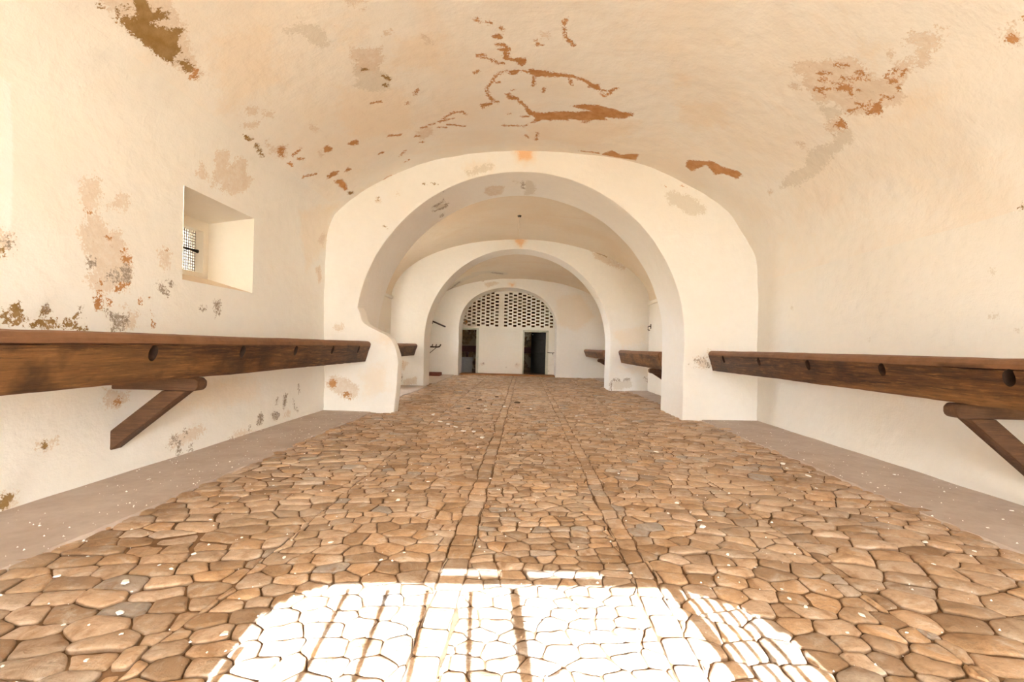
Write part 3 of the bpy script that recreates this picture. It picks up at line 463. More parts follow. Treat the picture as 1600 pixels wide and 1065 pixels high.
STUB = [(-2.93, 1.93), (-2.905, 1.785), (-2.845, 1.73), (-2.83, 1.66), (-2.805, 1.56), (-2.73, 1.495), (-2.65, 1.45), (-2.52, 1.40), (-2.40, 1.35), (-2.31, 1.27), (-2.25, 1.156), (-2.195, 1.0), (-2.17, .88), (-2.185, .5), (-2.235, -.1)]
arch_wall('wall_back', D1, D1B, -.095, 2.835, 1.36, 2.84, (-4.6, 5.0, 5.2), 'A1', M_ARCH, 'S1', STUB)
arch_wall('wall_back_middle', D2, D2B, -.22, 2.64, 1.33, 2.64, (-4.6, 4.4, 5.0), 'A2', M_ARCH, None)
arch_wall('wall_back_far', D3, D3B, -.69, 1.93, 1.88, 1.62, (-4.6, 4.4, 5.0), 'A3', M_ARCH, None, None, 2.15)

# ------------------------------------------------------------------ middle and far bays
def bay(tagname, ya, yb, xl, xr, spring, rise, slope, surf, win, wmat):
    cx = (xl + xr) / 2; a = (xr - xl) / 2
    y = axis([ya, yb], .12)
    prof = np.array([(cx + a * math.cos(t), spring + rise * math.sin(t)) for t in np.linspace(PI, 0, 73)]); sl = arclen(prof)
    V = []; SY = []; F = []
    for i, (x, z) in enumerate(prof):
        for yy in y:
            d = .015 * nz((x, yy, z), 1.1, 4) + .008 * nz((x, yy, z), 4, 7)
            V.append((x, yy, spring + (z - spring) * (1 + slope * (yb - yy) / rise) + d)); SY.append((sl[i], yy))
    n = len(y)
    for i in range(len(prof) - 1):
        for j in range(n - 1): F.append((i * n + j, (i + 1) * n + j, (i + 1) * n + j + 1, i * n + j + 1))
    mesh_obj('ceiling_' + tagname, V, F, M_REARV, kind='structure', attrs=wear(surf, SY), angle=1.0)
    bm = bmesh.new()
    w0, w1, h0, h1 = win
    add_box(bm, xl - .4, xl, ya, w0, -.06, spring + .02); add_box(bm, xl - .4, xl, w1, yb, -.06, spring + .02)
    add_box(bm, xl - .4, xl, w0, w1, -.06, h0); add_box(bm, xl - .4, xl, w0, w1, h1, spring + .02)
    bm_obj('wall_left_' + tagname, bm, wmat, smooth=False, kind='structure')
    bm = bmesh.new(); add_box(bm, xr, xr + .4, ya, yb, -.06, spring + .02)
    bm_obj('wall_right_' + tagname, bm, wmat, smooth=False, kind='structure')
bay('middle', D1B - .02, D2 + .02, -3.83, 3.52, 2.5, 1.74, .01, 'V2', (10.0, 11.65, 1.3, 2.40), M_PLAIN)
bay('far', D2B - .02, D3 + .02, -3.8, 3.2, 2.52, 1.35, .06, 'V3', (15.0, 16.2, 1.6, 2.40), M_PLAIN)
# ledges under the springing of the middle vault
for k, (xa, xb) in enumerate(((-3.85, -3.77), (3.45, 3.54))):
    bm = bmesh.new(); add_box(bm, xa, xb, D1B, D2, 2.46, 2.55)
    bm_obj('trim_%d' % (k + 1), bm, M_PLAIN, bevel=.015, kind='structure')

# ------------------------------------------------------------------ pierced screen wall with two doorways
def screen():
    hw, hh = .069, .043
    cols = [(-1.197 - .192 * k, (2.05 if k % 2 == 0 else 2.12 - .14 + .14)) for k in range(8)] + [(-.825 + .192 * k, (2.05 if k % 2 == 0 else 2.12)) for k in range(11)]
    holes = []
    for x, z0 in cols:
        for k in range(11):
            z = z0 + .1415 * k
            if z < 3.42: holes.append((x - hw, x + hw, z - hh, z + hh))
    doors = [(-2.75, -1.99, .045, 1.90), (-.08, .93, .045, 1.86)]
    xs = sorted({-3.2, 1.8} | {h[0] for h in holes} | {h[1] for h in holes} | {d[0] for d in doors} | {d[1] for d in doors})
    V = []; F = []
    for xa, xb in zip(xs, xs[1:]):
        if xb - xa < 1e-5: continue
        xm = (xa + xb) / 2
        cut = sorted([(h[2], h[3]) for h in holes + doors if h[0] < xm < h[1]])
        z = -.05; iv = []
        for c0, c1 in cut:
            if c0 > z: iv.append((z, c0))
            z = max(z, c1)
        iv.append((z, 3.9))
        for za, zb in iv:
            b = len(V)
            nzz = max(1, int((zb - za) / .12)); nx = max(1, int((xb - xa) / .12))
            for y in (DS, DS + .14):
                for i in range(nx + 1):
                    for j in range(nzz + 1): V.append((xa + (xb - xa) * i / nx, y, za + (zb - za) * j / nzz))
            m = nzz + 1; o = (nx + 1) * m
            for i in range(nx):
                for j in range(nzz):
                    q = (b + i * m + j, b + (i + 1) * m + j, b + (i + 1) * m + j + 1, b + i * m + j + 1)
                    F.append(q); F.append(tuple(v + o for v in q[::-1]))
            for i in range(nx):
                F.append((b + i * m, b + (i + 1) * m, b + (i + 1) * m + o, b + i * m + o))
                F.append((b + i * m + m - 1, b + i * m + m - 1 + o, b + (i + 1) * m + m - 1 + o, b + (i + 1) * m + m - 1))
            for j in range(nzz):
                F.append((b + j, b + j + o, b + j + 1 + o, b + j + 1)); k = b + nx * m
                F.append((k + j, k + j + 1, k + j + 1 + o, k + j + o))
    P = [(v[0], v[2]) for v in V]
    mesh_obj('wall_screen', V, F, M_WHITE, kind='structure', attrs=wear('SC', P), smooth=False)
screen()

def door_frame(idx, x0, x1, z1):
    root = bpy.data.objects.new('door_%d' % idx, None); link(root); root.location = (0, 0, 0); root['kind'] = 'structure'
    bm = bmesh.new(); w = .055; ya, yb = DS - .02, DS + .12
    add_box(bm, x0 - w * .2, x0 + w, ya, yb, .045, z1); add_box(bm, x1 - w, x1 + w * .9, ya, yb, .045, z1); add_box(bm, x0 - w * .2, x1 + w * .9, ya, yb, z1 - w, z1 + .02)
    bm_obj('door_frame', bm, M_FRAME, root, bevel=.006); return root
door_frame(1, -2.73, -1.975, 1.90)
dr = door_frame(2, -.08, .93, 1.86)
bm = bmesh.new(); M = Matrix.Translation((.87, DS + .10, 0)) @ Matrix.Rotation(-math.radians(46), 4, 'Z')
add_box(bm, -.84, 0, -.02, .02, .06, 1.80, M)
for zc in (.35, .95, 1.5): add_box(bm, -.80, -.04, -.032, -.018, zc - .06, zc + .06, M)
bm_obj('door_leaf', bm, M_BLACK, dr, bevel=.004)
bm = bmesh.new(); c = M @ Vector((-.72, -.05, 1.72)); bmesh.ops.create_icosphere(bm, subdivisions=2, radius=.03, matrix=Matrix.Translation(c)); bm_obj('door_knob', bm, M_KNOB, dr)

bm = bmesh.new(); add_box(bm, -2.62, 1.24, D3 + .28, DS + .16, -.05, .045); bm_obj('trim_3', bm, M_STEP, bevel=.012, kind='structure')

# room beyond the screen
bm = bmesh.new(); XA, XB, YE, ZE = -4.3, 3.6, 23.2, 3.7
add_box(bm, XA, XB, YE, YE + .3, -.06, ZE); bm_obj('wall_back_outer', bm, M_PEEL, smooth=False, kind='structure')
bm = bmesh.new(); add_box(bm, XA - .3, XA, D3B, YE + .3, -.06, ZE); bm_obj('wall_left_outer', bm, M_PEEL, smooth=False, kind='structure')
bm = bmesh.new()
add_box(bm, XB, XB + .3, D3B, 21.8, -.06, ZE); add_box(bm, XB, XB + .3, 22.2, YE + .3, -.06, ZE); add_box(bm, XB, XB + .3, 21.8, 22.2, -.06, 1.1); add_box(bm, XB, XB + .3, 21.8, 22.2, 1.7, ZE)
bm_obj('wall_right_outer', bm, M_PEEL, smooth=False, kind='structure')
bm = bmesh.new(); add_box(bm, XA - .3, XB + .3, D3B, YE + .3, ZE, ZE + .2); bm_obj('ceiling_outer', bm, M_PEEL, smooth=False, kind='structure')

# ------------------------------------------------------------------ entrance wall and gate behind the camera (its bars throw the shadows on the cobbles)
bm = bmesh.new()
add_box(bm, -4.6, -1.0, Y0 - .45, Y0 - .03, -.06, 5.2); add_box(bm, 2.2, 5.0, Y0 - .45, Y0 - .03, -.06, 5.2); add_box(bm, -1.0, 2.2, Y0 - .45, Y0 - .03, 3.75, 5.2)
bm_obj('wall_front', bm, M_PLAIN, smooth=False, kind='structure')
TOP = [(-.43, 3.15), (-.40, 3.21), (-.32, 3.265), (-.20, 3.30), (0, 3.312), (.7, 3.318), (1.50, 3.322), (1.63, 3.29), (1.76, 3.25), (1.82, 3.20), (1.85, 3.10)]
tx = np.array([p[0] for p in TOP]); tz = np.array([p[1] for p in TOP])
bm = bmesh.new()
xs = sorted(set([-1.05, 2.3, .32, .65, .785, 1.18] + list(np.linspace(-.43, 1.85, 60))))
SLITS = [(.32, .65), (.785, 1.18)]
for xa, xb in zip(xs, xs[1:]):
    xm = (xa + xb) / 2
    z0 = -.05 if (xm < -.43 or xm > 1.85) else float(np.interp(xm, tx, tz))
    if any(a < xm < b for a, b in SLITS):
        add_box(bm, xa, xb, Y0 - .035, Y0, z0, 3.345); add_box(bm, xa, xb, Y0 - .035, Y0, 3.385, 3.85)
    else: add_box(bm, xa, xb, Y0 - .035, Y0, z0, 3.85)
bm_obj('trim_4', bm, M_GATE, smooth=False, kind='structure')
def gate_leaf(label, hinge, ang, sgn):
    root = thing('iron_gate_leaf', label, 'gate', (hinge, Y0 - .02, 0))
    root.rotation_euler = (0, 0, ang)
    W = 1.135
    bm = bmesh.new()
    bm.free()
    for z in (.12, 1.35, 2.2):
        bm = bmesh.new(); add_box(bm, 0 if sgn > 0 else -W, W if sgn > 0 else 0, -.012, .012, z, z + .05); bm_obj('cross_rail', bm, M_GATE, root)
    bm = bmesh.new(); a = W * sgn; add_box(bm, min(a, a - .045 * sgn), max(a, a - .072 * sgn), -.022, .022, .04, 3.29); bm_obj('meeting_stile', bm, M_GATE, root)
    bm = bmesh.new(); add_box(bm, min(0, .03 * sgn), max(0, .03 * sgn), -.016, .016, .04, 3.08); bm_obj('hinge_stile', bm, M_GATE, root)
    for x in (.305, .497, .688, .90):
        bm = bmesh.new(); add_tube(bm, [(x * sgn, 0, .1), (x * sgn, 0, 3.28)], .0125, 8); bm_obj('bar', bm, M_GATE, root)
gate_leaf('closed iron gate leaf of upright bars in the entrance doorway', -.41, 0, 1)
gate_leaf('open iron gate leaf of upright bars swung inwards at the entrance', 1.83, -math.radians(67), -1)

# ------------------------------------------------------------------ cobbled floor
def clip(poly, px, py, nx, ny):
    out = []; n = len(poly)
    for i in range(n):
        a = poly[i]; b = poly[(i + 1) % n]
        da = (a[0] - px) * nx + (a[1] - py) * ny; db = (b[0] - px) * nx + (b[1] - py) * ny
        if da <= 0: out.append(a)
        if (da < 0 < db) or (db < 0 < da):
            t = da / (da - db); out.append((a[0] + (b[0] - a[0]) * t, a[1] + (b[1] - a[1]) * t))
    return out
def cells(x0, x1, y0, y1, w, h, jit, drop, R, skew=0):
    nx = max(1, int(round((x1 - x0) / w))); ny = max(1, int(round((y1 - y0) / h))); w = (x1 - x0) / nx; h = (y1 - y0) / ny
    sites = {}
    for j in range(-1, ny + 1):
        for i in range(-1, nx + 1):
            if i == -1: off = R.uniform(0, w) if nx > 1 else 0
            if R.random() < drop: continue
            x = x0 + (i + .5) * w + off - .25 * w * (nx > 1) + R.uniform(-jit, jit) * w * 1.25
            y = y0 + (j + .5) * h + R.uniform(-jit, jit) * h * .75 + skew * (x - x0)
            sites.setdefault((int((x - x0) // w), int((y - y0) // h)), []).append((x, y))
    res = []
    asp = w / h
    for (ci, cj), L in list(sites.items()):
        for s in L:
            if nx > 1 and not (x0 - w < s[0] < x1 + w): continue
            if not (y0 - h < s[1] < y1 + h): continue
            poly = [(x0, y0), (x1, y0), (x1, y1), (x0, y1)]
            rx, ry = 3 * w, 3 * h
            poly = clip(clip(clip(clip(poly, s[0] - rx, 0, -1, 0), s[0] + rx, 0, 1, 0), 0, s[1] - ry, 0, -1), 0, s[1] + ry, 0, 1)
            for di in range(-3, 4):
                for dj in range(-3, 4):
                    for q in sites.get((ci + di, cj + dj), ()):
                        if q is s or not poly: continue
                        # anisotropic metric so stones keep the cell aspect
                        ddx, ddy = (q[0] - s[0]), (q[1] - s[1])
                        poly = clip(poly, (s[0] + q[0]) / 2, (s[1] + q[1]) / 2, ddx / asp, ddy * asp)
            if len(poly) >= 3: res.append(poly)
    return res
R = random.Random(11)
ZONES = [(-2.75, -1.41, .185, .125), (-1.41, -.415, .150, .108), (-.415, -.28, .135, .16), (-.28, .595, .130, .085), (.595, .715, .12, .16), (.715, 1.75, .155, .115), (1.75, 3.25, .215, .145)]
SV = []; SF = []; TONE = []; HUE = []; RIM = []
def stone(poly, near):
    A = 0; cx = cy = 0
    for i in range(len(poly)):
        (xa, ya), (xb, yb) = poly[i], poly[(i + 1) % len(poly)]; k = xa * yb - xb * ya; A += k; cx += (xa + xb) * k; cy += (ya + yb) * k
    if abs(A) < 6e-4: return
    cx /= 3 * A; cy /= 3 * A
    # drop tiny edges, split, round
    P = [Vector(p) for p in poly]
    P = [p for i, p in enumerate(P) if (p - P[i - 1]).length > .012]
    if len(P) < 3: return
    cut = .17 if near else .15
    Q = []
    for i, p in enumerate(P):
        a = P[i - 1]; b = P[(i + 1) % len(P)]
        la, lb = (p - a).length, (b - p).length
        ta, tb = min(cut, min(.02, .2) / max(la, 1e-5)), min(cut, .02 / max(lb, 1e-5))
        p0 = p + (a - p) * ta; p1 = p + (b - p) * tb; pm = (p0 + p1) * .25 + p * .5
        Q += [p0, pm * .7 + (p0 + p1) * .15, p1]
        if near and lb > .09: Q.append((p1 + b + (p - b) * 0) / 2 if False else p1 + (b - p1) * .45)
    # ragged outline: split the edges and shift every point by a field that neighbours share
    Q2 = []
    for i, p in enumerate(Q):
        b = Q[(i + 1) % len(Q)]; k = max(1, min(4, int((b - p).length / (.032 if near else .07))))
        Q2 += [p.lerp(b, t / k) for t in range(k)]
    fa = 1.0 if ZI in (0, 1, 3, 5, 6) else .35
    Q = [Vector((p.x + fa * (.020 * nz((p.x, p.y, 2.), 6.5, 1) + .007 * nz((p.x, p.y, 5.), 19, 3)), p.y + fa * (.020 * nz((p.x, p.y, 8.), 6.5, 7) + .007 * nz((p.x, p.y, 3.), 19, 9)))) for p in Q2]
    c = Vector((cx, cy)); n = len(Q)
    k_ = (.8, .35, .25, .3, .25, .5, .8)[ZI]
    top = R.gauss(0, .005) * k_; tx_, ty_ = R.gauss(0, .02) * k_, R.gauss(0, .02) * k_
    size = math.sqrt(abs(A) / 2)
    t, hu = R.random(), R.random()
    gap = R.uniform(.0, .0025) if near else .003
    rings = ((gap * .5, -.040, 1.), (gap + .0012, -.012, .8), (gap + .0045, -.004, .25), (gap + .017, .0, .02)) if near else ((gap * .5, -.04, 1.), (gap + .003, -.010, .7), (gap + .012, -.001, .05))
    dome = .03 * size * (1., .6, .5, .5, .5, .8, 1.3)[ZI]
    sd = R.uniform(0, 50)
    b0 = len(SV)
    for ri, (g_, z, rim) in enumerate(rings):
        for q in Q:
            d = c - q; L = d.length
            wob = .006 * nz((q.x, q.y, sd), 9, 1) if near else 0
            p = q + d * min(.85, (g_ + abs(wob) * .9) / max(L, 1e-4))
            zz = z * (1., .55, .45, .5, .45, .7, 1.)[ZI] + top + tx_ * (p.x - c.x) + ty_ * (p.y - c.y) if z > -.03 else z
            SV.append((p.x, p.y, zz)); TONE.append(t); HUE.append(hu); RIM.append(rim)
    m = len(rings)
    for q in Q:
        p = c + (q - c) * .5
        SV.append((p.x, p.y, top + dome * .75 + tx_ * (p.x - c.x) + ty_ * (p.y - c.y) + .004 * nz((p.x, p.y, sd), 18))); TONE.append(t); HUE.append(hu); RIM.append(0)
    SV.append((c.x, c.y, top + dome)); TONE.append(t); HUE.append(hu); RIM.append(0)
    for r_ in range(m):
        for i in range(n):
            j = (i + 1) % n
            SF.append((b0 + r_ * n + i, b0 + r_ * n + j, b0 + (r_ + 1) * n + j, b0 + (r_ + 1) * n + i))
    cc = b0 + (m + 1) * n
    for i in range(n): SF.append((b0 + m * n + i, b0 + m * n + (i + 1) % n, cc))
for zi, (xa, xb, w, h) in enumerate(ZONES):
    ZI = zi
    for ya, yb, near in ((.3, 9.0, True), (9.0, D3 + .3, False)):
        one = (xb - xa) < .2
        sk = 0 if one else (.18 if zi == 0 else (-.25 if zi == 6 else (-.1 if zi == 5 else .06)))
        for poly in cells(xa, xb, ya, yb, w if near or one else w * 1.1, h if near else h * 1.15, (.10 if one else .27), (.0 if one else .06), R, sk): stone(poly, near)
# slow wander of the courses
for i, (x, y, z) in enumerate(SV):
    e = 1.0
    SV[i] = (x + .028 * nz((x, y, 0), .8, 6) + .012 * nz((x, y, 0), 3, 2), y + .03 * nz((x, y, 1), .9, 8), z + .010 * nz((x, y, 0), 1.6, 4))
ns = len(SF); b0 = len(SV)
for x, y in ((-4.6, Y0 - .5), (5.0, Y0 - .5), (5.0, 24), (-4.6, 24)): SV.append((x, y, -.013)); TONE.append(.5); HUE.append(.5); RIM.append(1)
SF.append((b0, b0 + 1, b0 + 2, b0 + 3))
# trodden earth and stone of the strip by the gate
for x, y in ((-3.5, Y0 - .5), (4.1, Y0 - .5), (4.1, .32), (-3.5, .32)): SV.append((x, y, -.006)); TONE.append(.6); HUE.append(.4); RIM.append(0)
SF.append((b0 + 4, b0 + 5, b0 + 6, b0 + 7))
mesh_obj('floor', SV, SF, None, kind='structure', attrs={'tone': TONE, 'hue': HUE, 'rim': RIM}, angle=1.2, mats=[M_STONE, M_DIRT], fmat=[0] * ns + [1, 0])
print('cobble verts', len(SV))

def apron(name, xw, xe, ya, yb, seed):
    y = axis([ya, yb], .05); V = []; F = []; m = 9; sg = 1 if xe > xw else -1
    for yy in y:
        e = xe + sg * (.05 * nz((0, yy, seed), .9) + .035 * nz((0, yy, seed), 4.) + .02 * nz((0, yy, seed), 11))
        for k in range(m):
            x = xw + (e - xw) * (k / (m - 1))
            z = .022 - .006 * k / (m - 1) + .006 * nz((x, yy, seed), 2.5)
            if k == m - 1: z = -.03
            if k == m - 2: x = e - sg * .03; z -= .004
            V.append((x, yy, z))
    for i in range(len(y) - 1):
        for k in range(m - 1): F.append((i * m + k, i * m + k + 1, (i + 1) * m + k + 1, (i + 1) * m + k))
    mesh_obj(name, V, F, M_APRON, kind='structure', angle=.9)
apron('trim_5', -3.50, -2.58, Y0, D1 + .02, 1.3)
apron('trim_6', 4.06, 3.04, Y0, D1 + .02, 7.7)
apron('trim_7', -3.85, -2.72, D1B, D2 + .02, 3.1)
apron('trim_8', 3.55, 2.98, D1B, D2 + .02, 5.2)
apron('trim_9', -3.85, -2.75, D2B, D3 + .02, 9.1)
apron('trim_10', 3.25, 2.75, D2B, D3 + .02, 4.4)

# ------------------------------------------------------------------ timber rails on brackets
def rail(label, xf, y0, y1, w, zt, zb, holes, group=None, mat=None, slant=.1, th=.20, cut=None):
    """w = direction to the wall (+1/-1)"""
    h = zt - zb
    sec = [(xf + w * .09, zb), (xf + w * .065, zb + .25 * h), (xf + w * .04, zb + .5 * h), (xf + w * .012, zt - .10), (xf + w * .010, zt - .083), (xf + w * .022, zt - .078), (xf + w * .004, zt - .07), (xf + w * .008, zt - .04), (xf + w * .03, zt - .012), (xf + w * .06, zt), (xf + w * th, zt), (xf + w * (th + .07), zb)]
    if cut is None: pass
    y = axis([y0, y1], .09); bm = bmesh.new(); rings = []
    for i, yy in enumerate(y):
        rr = []
        for k, (x, z) in enumerate(sec):
            q = (x, yy, z); f = 1.0
            zz = z + .008 * nz((xf, yy, 0), .8, 3) + .004 * nz(q, 7, 2); xx = x + .006 * nz((0, yy, z), 1.2, 5) + .003 * nz(q, 9, 4)
            if k == 5 and yy > 3.45: xx = sec[4][0] + w * .0 - 0 * w + .003 * nz(q, 9, 4)
            ye = yy
            if i == len(y) - 1: ye = yy - .0
            rr.append(bm.verts.new((xx, ye, zz)))
        rings.append(rr)
    n = len(sec)
    for A, B in zip(rings, rings[1:]):
        for k in range(n): bm.faces.new((A[k], A[(k + 1) % n], B[(k + 1) % n], B[k]))
    bm.faces.new(rings[0][::-1]); bm.faces.new(rings[-1])
    bmesh.ops.recalc_face_normals(bm, faces=bm.faces[:])
    me = bpy.data.meshes.new('timber_rail'); bm.to_mesh(me); bm.free()
    o = bpy.data.objects.new('timber_rail', me); link(o)
    me.materials.append(mat or M_WOOD)
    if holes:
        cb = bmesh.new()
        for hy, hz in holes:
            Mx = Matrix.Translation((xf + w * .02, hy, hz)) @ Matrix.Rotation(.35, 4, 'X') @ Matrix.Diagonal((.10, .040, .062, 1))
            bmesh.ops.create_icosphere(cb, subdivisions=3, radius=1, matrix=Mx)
        cm = bpy.data.meshes.new('cut'); cb.to_mesh(cm); cb.free(); cm.materials.append(M_SOCKET_SHADE); co = bpy.data.objects.new('cut', cm); link(co)
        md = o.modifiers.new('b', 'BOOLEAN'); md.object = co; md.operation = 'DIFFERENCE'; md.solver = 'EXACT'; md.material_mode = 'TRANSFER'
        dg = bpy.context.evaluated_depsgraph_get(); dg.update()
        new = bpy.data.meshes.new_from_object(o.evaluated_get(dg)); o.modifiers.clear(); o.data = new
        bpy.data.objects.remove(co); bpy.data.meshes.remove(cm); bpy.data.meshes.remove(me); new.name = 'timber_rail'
    me = o.data
    me.polygons.foreach_set('use_smooth', np.ones(len(me.polygons), bool)); me.set_sharp_from_angle(angle=.5)
    at = me.attributes.new('worn', 'FLOAT', 'POINT')
    at.data.foreach_set('value', np.array([1. if v.co.z > zt - .076 and w * (v.co.x - xf) < .3 else 0. for v in me.vertices], np.float32))
    return tag(o, label, 'wooden rail', group)
G1 = 'timber rails along the side walls'
rail('long dark brown timber rail along the left wall below the small deep window', -2.64, .0, D1 - .012, -1, 1.225, .875, [(3.27, 1.085), (4.30, 1.085), (5.30, 1.085), (6.32, 1.085), (2.22, 1.085), (7.3, 1.085)], G1)
rail('long dark brown timber rail with a row of notches along the blank right wall', 3.15, .0, D1 - .012, 1, 1.205, .865, [(7.27, 1.07), (6.17, 1.07), (5.1, 1.07), (4.04, 1.07), (2.98, 1.07), (1.95, 1.07)], G1)
rail('dark timber rail end seen just past the bulging left pier of the first arch', -3.05, D1B + .012, D2 - .012, -1, 1.205, .875, [], G1)
rail('dark timber rail on the right between the first and second arches', 2.66, D1B + .012, D2 - .012, 1, 1.16, .80, [], G1)
rail('small dark timber rail on the right beyond the second arch', 2.33, D2B + .012, D3 - .012, 1, 1.14, .86, [], G1)

def attr_const(o, name, v):
    at = o.data.attributes.new(name, 'FLOAT', 'POINT'); at.data.foreach_set('value', np.full(len(o.data.vertices), v, np.float32))

def bracket(label, xw, xe, y, zt, zfoot, w, th=.12, arm=.11, sw=.13):
    """arm from the wall xw to its free end xe under the rail, strut from the arm down to the wall"""
    root = thing('rail_bracket', label, 'bracket', (xw, y, zfoot), 'brackets under the timber rails')
    s = 1 if xe > xw else -1; L = abs(xe - xw)
    def prism(poly, name):
        bm = bmesh.new(); add_prism(bm, [(s * a, b - zfoot) for a, b in poly], -th / 2, th / 2)
        o = bm_obj(name, bm, M_WOODX, root, bevel=.012); attr_const(o, 'worn', 0.25); return o
    r = arm * .5
    poly = [(-.03, zt), (L - .03, zt), (L, zt - .03)] + [(L - .045 + .045 * math.cos(t), zt - arm + .05 + .05 * math.sin(t)) for t in (-.2, -.7, -1.2, -PI / 2)] + [(-.03, zt - arm)]
    prism(poly, 'arm')
    # strut
    x0, z0, x1, z1 = .02, zfoot + .06, L - .20, zt - arm - .001
    d = Vector((x1 - x0, z1 - z0)).normalized(); nn = Vector((-d.y, d.x)) * sw / 2
    f = Vector((x0, z0))
    k0 = (x1 - .09, z1); k1 = (x1 + .09, z1)
    def atx(p, x): t = (x - p[0]) / d.x; return (x, p[1] + d.y * t)
    up = (f + nn); lo = (f - nn)
    prism([atx(lo, -.015), atx(lo, atx(lo, 0)[0]) if False else (lo.x + d.x * ((z1 - lo.y) / d.y), z1), (up.x + d.x * ((z1 - up.y) / d.y), z1), atx(up, -.015)], 'strut')
    return root
bracket('dark wooden bracket with diagonal strut under the long left rail', -3.46, -2.73, 3.87, .868, .28, -1)
bracket('dark wooden bracket with diagonal strut under the long right rail', 4.01, 3.24, 3.46, .850, .22, 1)
bracket('wooden bracket under the right rail between first and second arches', 3.52, 2.76, 10.1, .785, .28, 1)
bracket('small dark bracket under the right rail beyond the second arch', 3.2, 2.44, 15.2, .845, .36, 1)
bracket('slim bracket under the left rail just past the bulging pier', -3.83, -3.16, 10.9, .862, .30, -1)

# rail across the back of the far room
o = None
bm = bmesh.new(); add_box(bm, XA + .02, XB - .02, YE - .80, YE - .56, .86, 1.17); o = bm_obj('timber_rail', bm, M_WOODF, bevel=.02); attr_const(o, 'worn', 0.0)
tag(o, 'reddish dark timber rail crossing behind the two far doorways', 'wooden rail', G1)
def fbracket(label, x):
    root = thing('rail_bracket', label, 'bracket', (x, YE - .01, .25), 'brackets under the timber rails')
    for nm, b in (('arm', (-.06, .06, -.72, 0, .50, .605)),):
        bm = bmesh.new(); add_box(bm, *b); q = bm_obj(nm, bm, M_WOODF, root, bevel=.01); attr_const(q, 'worn', 0.)
    bm = bmesh.new(); A = [(-.55, .50), (-.42, .50), (0, .10), (0, -.02)]
    V0 = [bm.verts.new((-.055, y, z)) for y, z in A]; V1 = [bm.verts.new((.055, y, z)) for y, z in A]
    bm.faces.new(V0); bm.faces.new(V1[::-1])
    for i in range(4): bm.faces.new((V0[i], V1[i], V1[(i + 1) % 4], V0[(i + 1) % 4]))
    q = bm_obj('strut', bm, M_WOODF, root, bevel=.008); attr_const(q, 'worn', 0.)
fbracket('dark bracket under the far rail, seen through the left far doorway', -2.88)
fbracket('dark bracket under the far rail, behind the right far doorway', .55)

# ------------------------------------------------------------------ small things
# corrugated board leaning in the left doorway
root = thing('leaning_board', 'grey ribbed board leaning inside the left far doorway', 'board', (-2.62, 20.2, -.03))
bm = bmesh.new(); M = Matrix.Rotation(-math.radians(8), 4, 'X')
for k in range(11): add_box(bm, -.33, .30, -.012 + .01 * (k % 2), .012 + .01 * (k % 2), .0 + .064 * k, .062 + .064 * k, M)
bm_obj('ribbed_sheet', bm, M_SLAT, root, smooth=False)
for x in (-.25, .2):
    bm = bmesh.new(); add_box(bm, x, x + .05, .025, .06, .0, .70, M); bm_obj('batten', bm, M_WOODF, root, smooth=False)
# wooden stump next to it
bm = bmesh.new(); add_tube(bm, [(0, 0, 0), (.005, 0, .25), (-.01, .01, .5), (.0, .01, .66)], [.11, .10, .10, .085], 12)
o = bm_obj('wooden_stump', bm, M_WOODF); o.location = (-2.12, 20.6, -.035); attr_const(o, 'worn', 0.)
tag(o, 'dark reddish wooden stump standing beside the grey board in the left doorway', 'stump')
# latch rod on the screen wall
root = thing('latch_rod', 'thin iron latch rod right of the black far door', 'latch', (.95, DS - .03, .96))
bm = bmesh.new(); add_tube(bm, [(0, 0, .01), (.1, -.01, 0), (.22, -.01, 0), (.30, -.005, .01)], .012, 8); bm_obj('rod', bm, M_IRON, root)
bm = bmesh.new(); add_tube(bm, [(.22, .03, -.0), (.22, -.02, 0), (.22, -.03, -.07)], .012, 8); bm_obj('hook', bm, M_IRON, root)
# sloping bar and hook rack at the left of the far bay
root = thing('wall_bar', 'dark sloping iron bar jutting from the far left wall above the hook rack', 'iron bar', (-3.8, 17.0, 2.18))
bm = bmesh.new(); add_tube(bm, [(-.02, 0, .02), (.35, 0, -.13), (.82, 0, -.32)], [.03, .03, .03], 8); bm_obj('bar', bm, M_IRON, root)
bm = bmesh.new(); add_box(bm, .24, .34, -.05, .05, -.22, -.06); bm_obj('clamp', bm, M_IRON, root, bevel=.01)
root = thing('hook_rack', 'dark iron hook rack with upturned prongs on the far left wall', 'hook rack', (-3.8, 17.0, 1.10))
bm = bmesh.new(); add_tube(bm, [(-.02, 0, 0), (.55, 0, 0), (.62, 0, .02), (.66, 0, .10)], .026, 8); bm_obj('arm', bm, M_IRON, root)
for x in (.33, .47):
    bm = bmesh.new(); add_tube(bm, [(x, 0, 0), (x + .015, 0, .05), (x + .03, 0, .10)], .018, 8); bm_obj('prong', bm, M_IRON, root)
bm = bmesh.new(); add_tube(bm, [(.50, 0, -.02), (.14, 0, -.33), (-.01, 0, -.45)], .012, 8); bm_obj('brace', bm, M_IRON, root)
bm = bmesh.new(); add_box(bm, -.27, .27, -.25, .25, 0, .13)
o = bm_obj('floor_block', bm, M_BLOCK, bevel=.02); o.location = (-3.42, 17.2, .012); tag(o, 'low dark red block on the floor under the hook rack', 'block')
# small iron hook at the corner of the middle bay
root = thing('wall_hook', 'small dark iron hook high on the right wall of the middle bay', 'hook', (3.52, 12.75, 1.83))
bm = bmesh.new(); add_tube(bm, [(.01, 0, .02), (-.06, 0, .02), (-.08, 0, 0), (-.08, 0, -.07), (-.055, 0, -.10), (-.03, 0, -.08)], .014, 8); bm_obj('hook', bm, M_IRON, root)
bm = bmesh.new(); add_box(bm, -.012, .005, -.03, .03, -.05, .08); bm_obj('plate', bm, M_IRON, root)
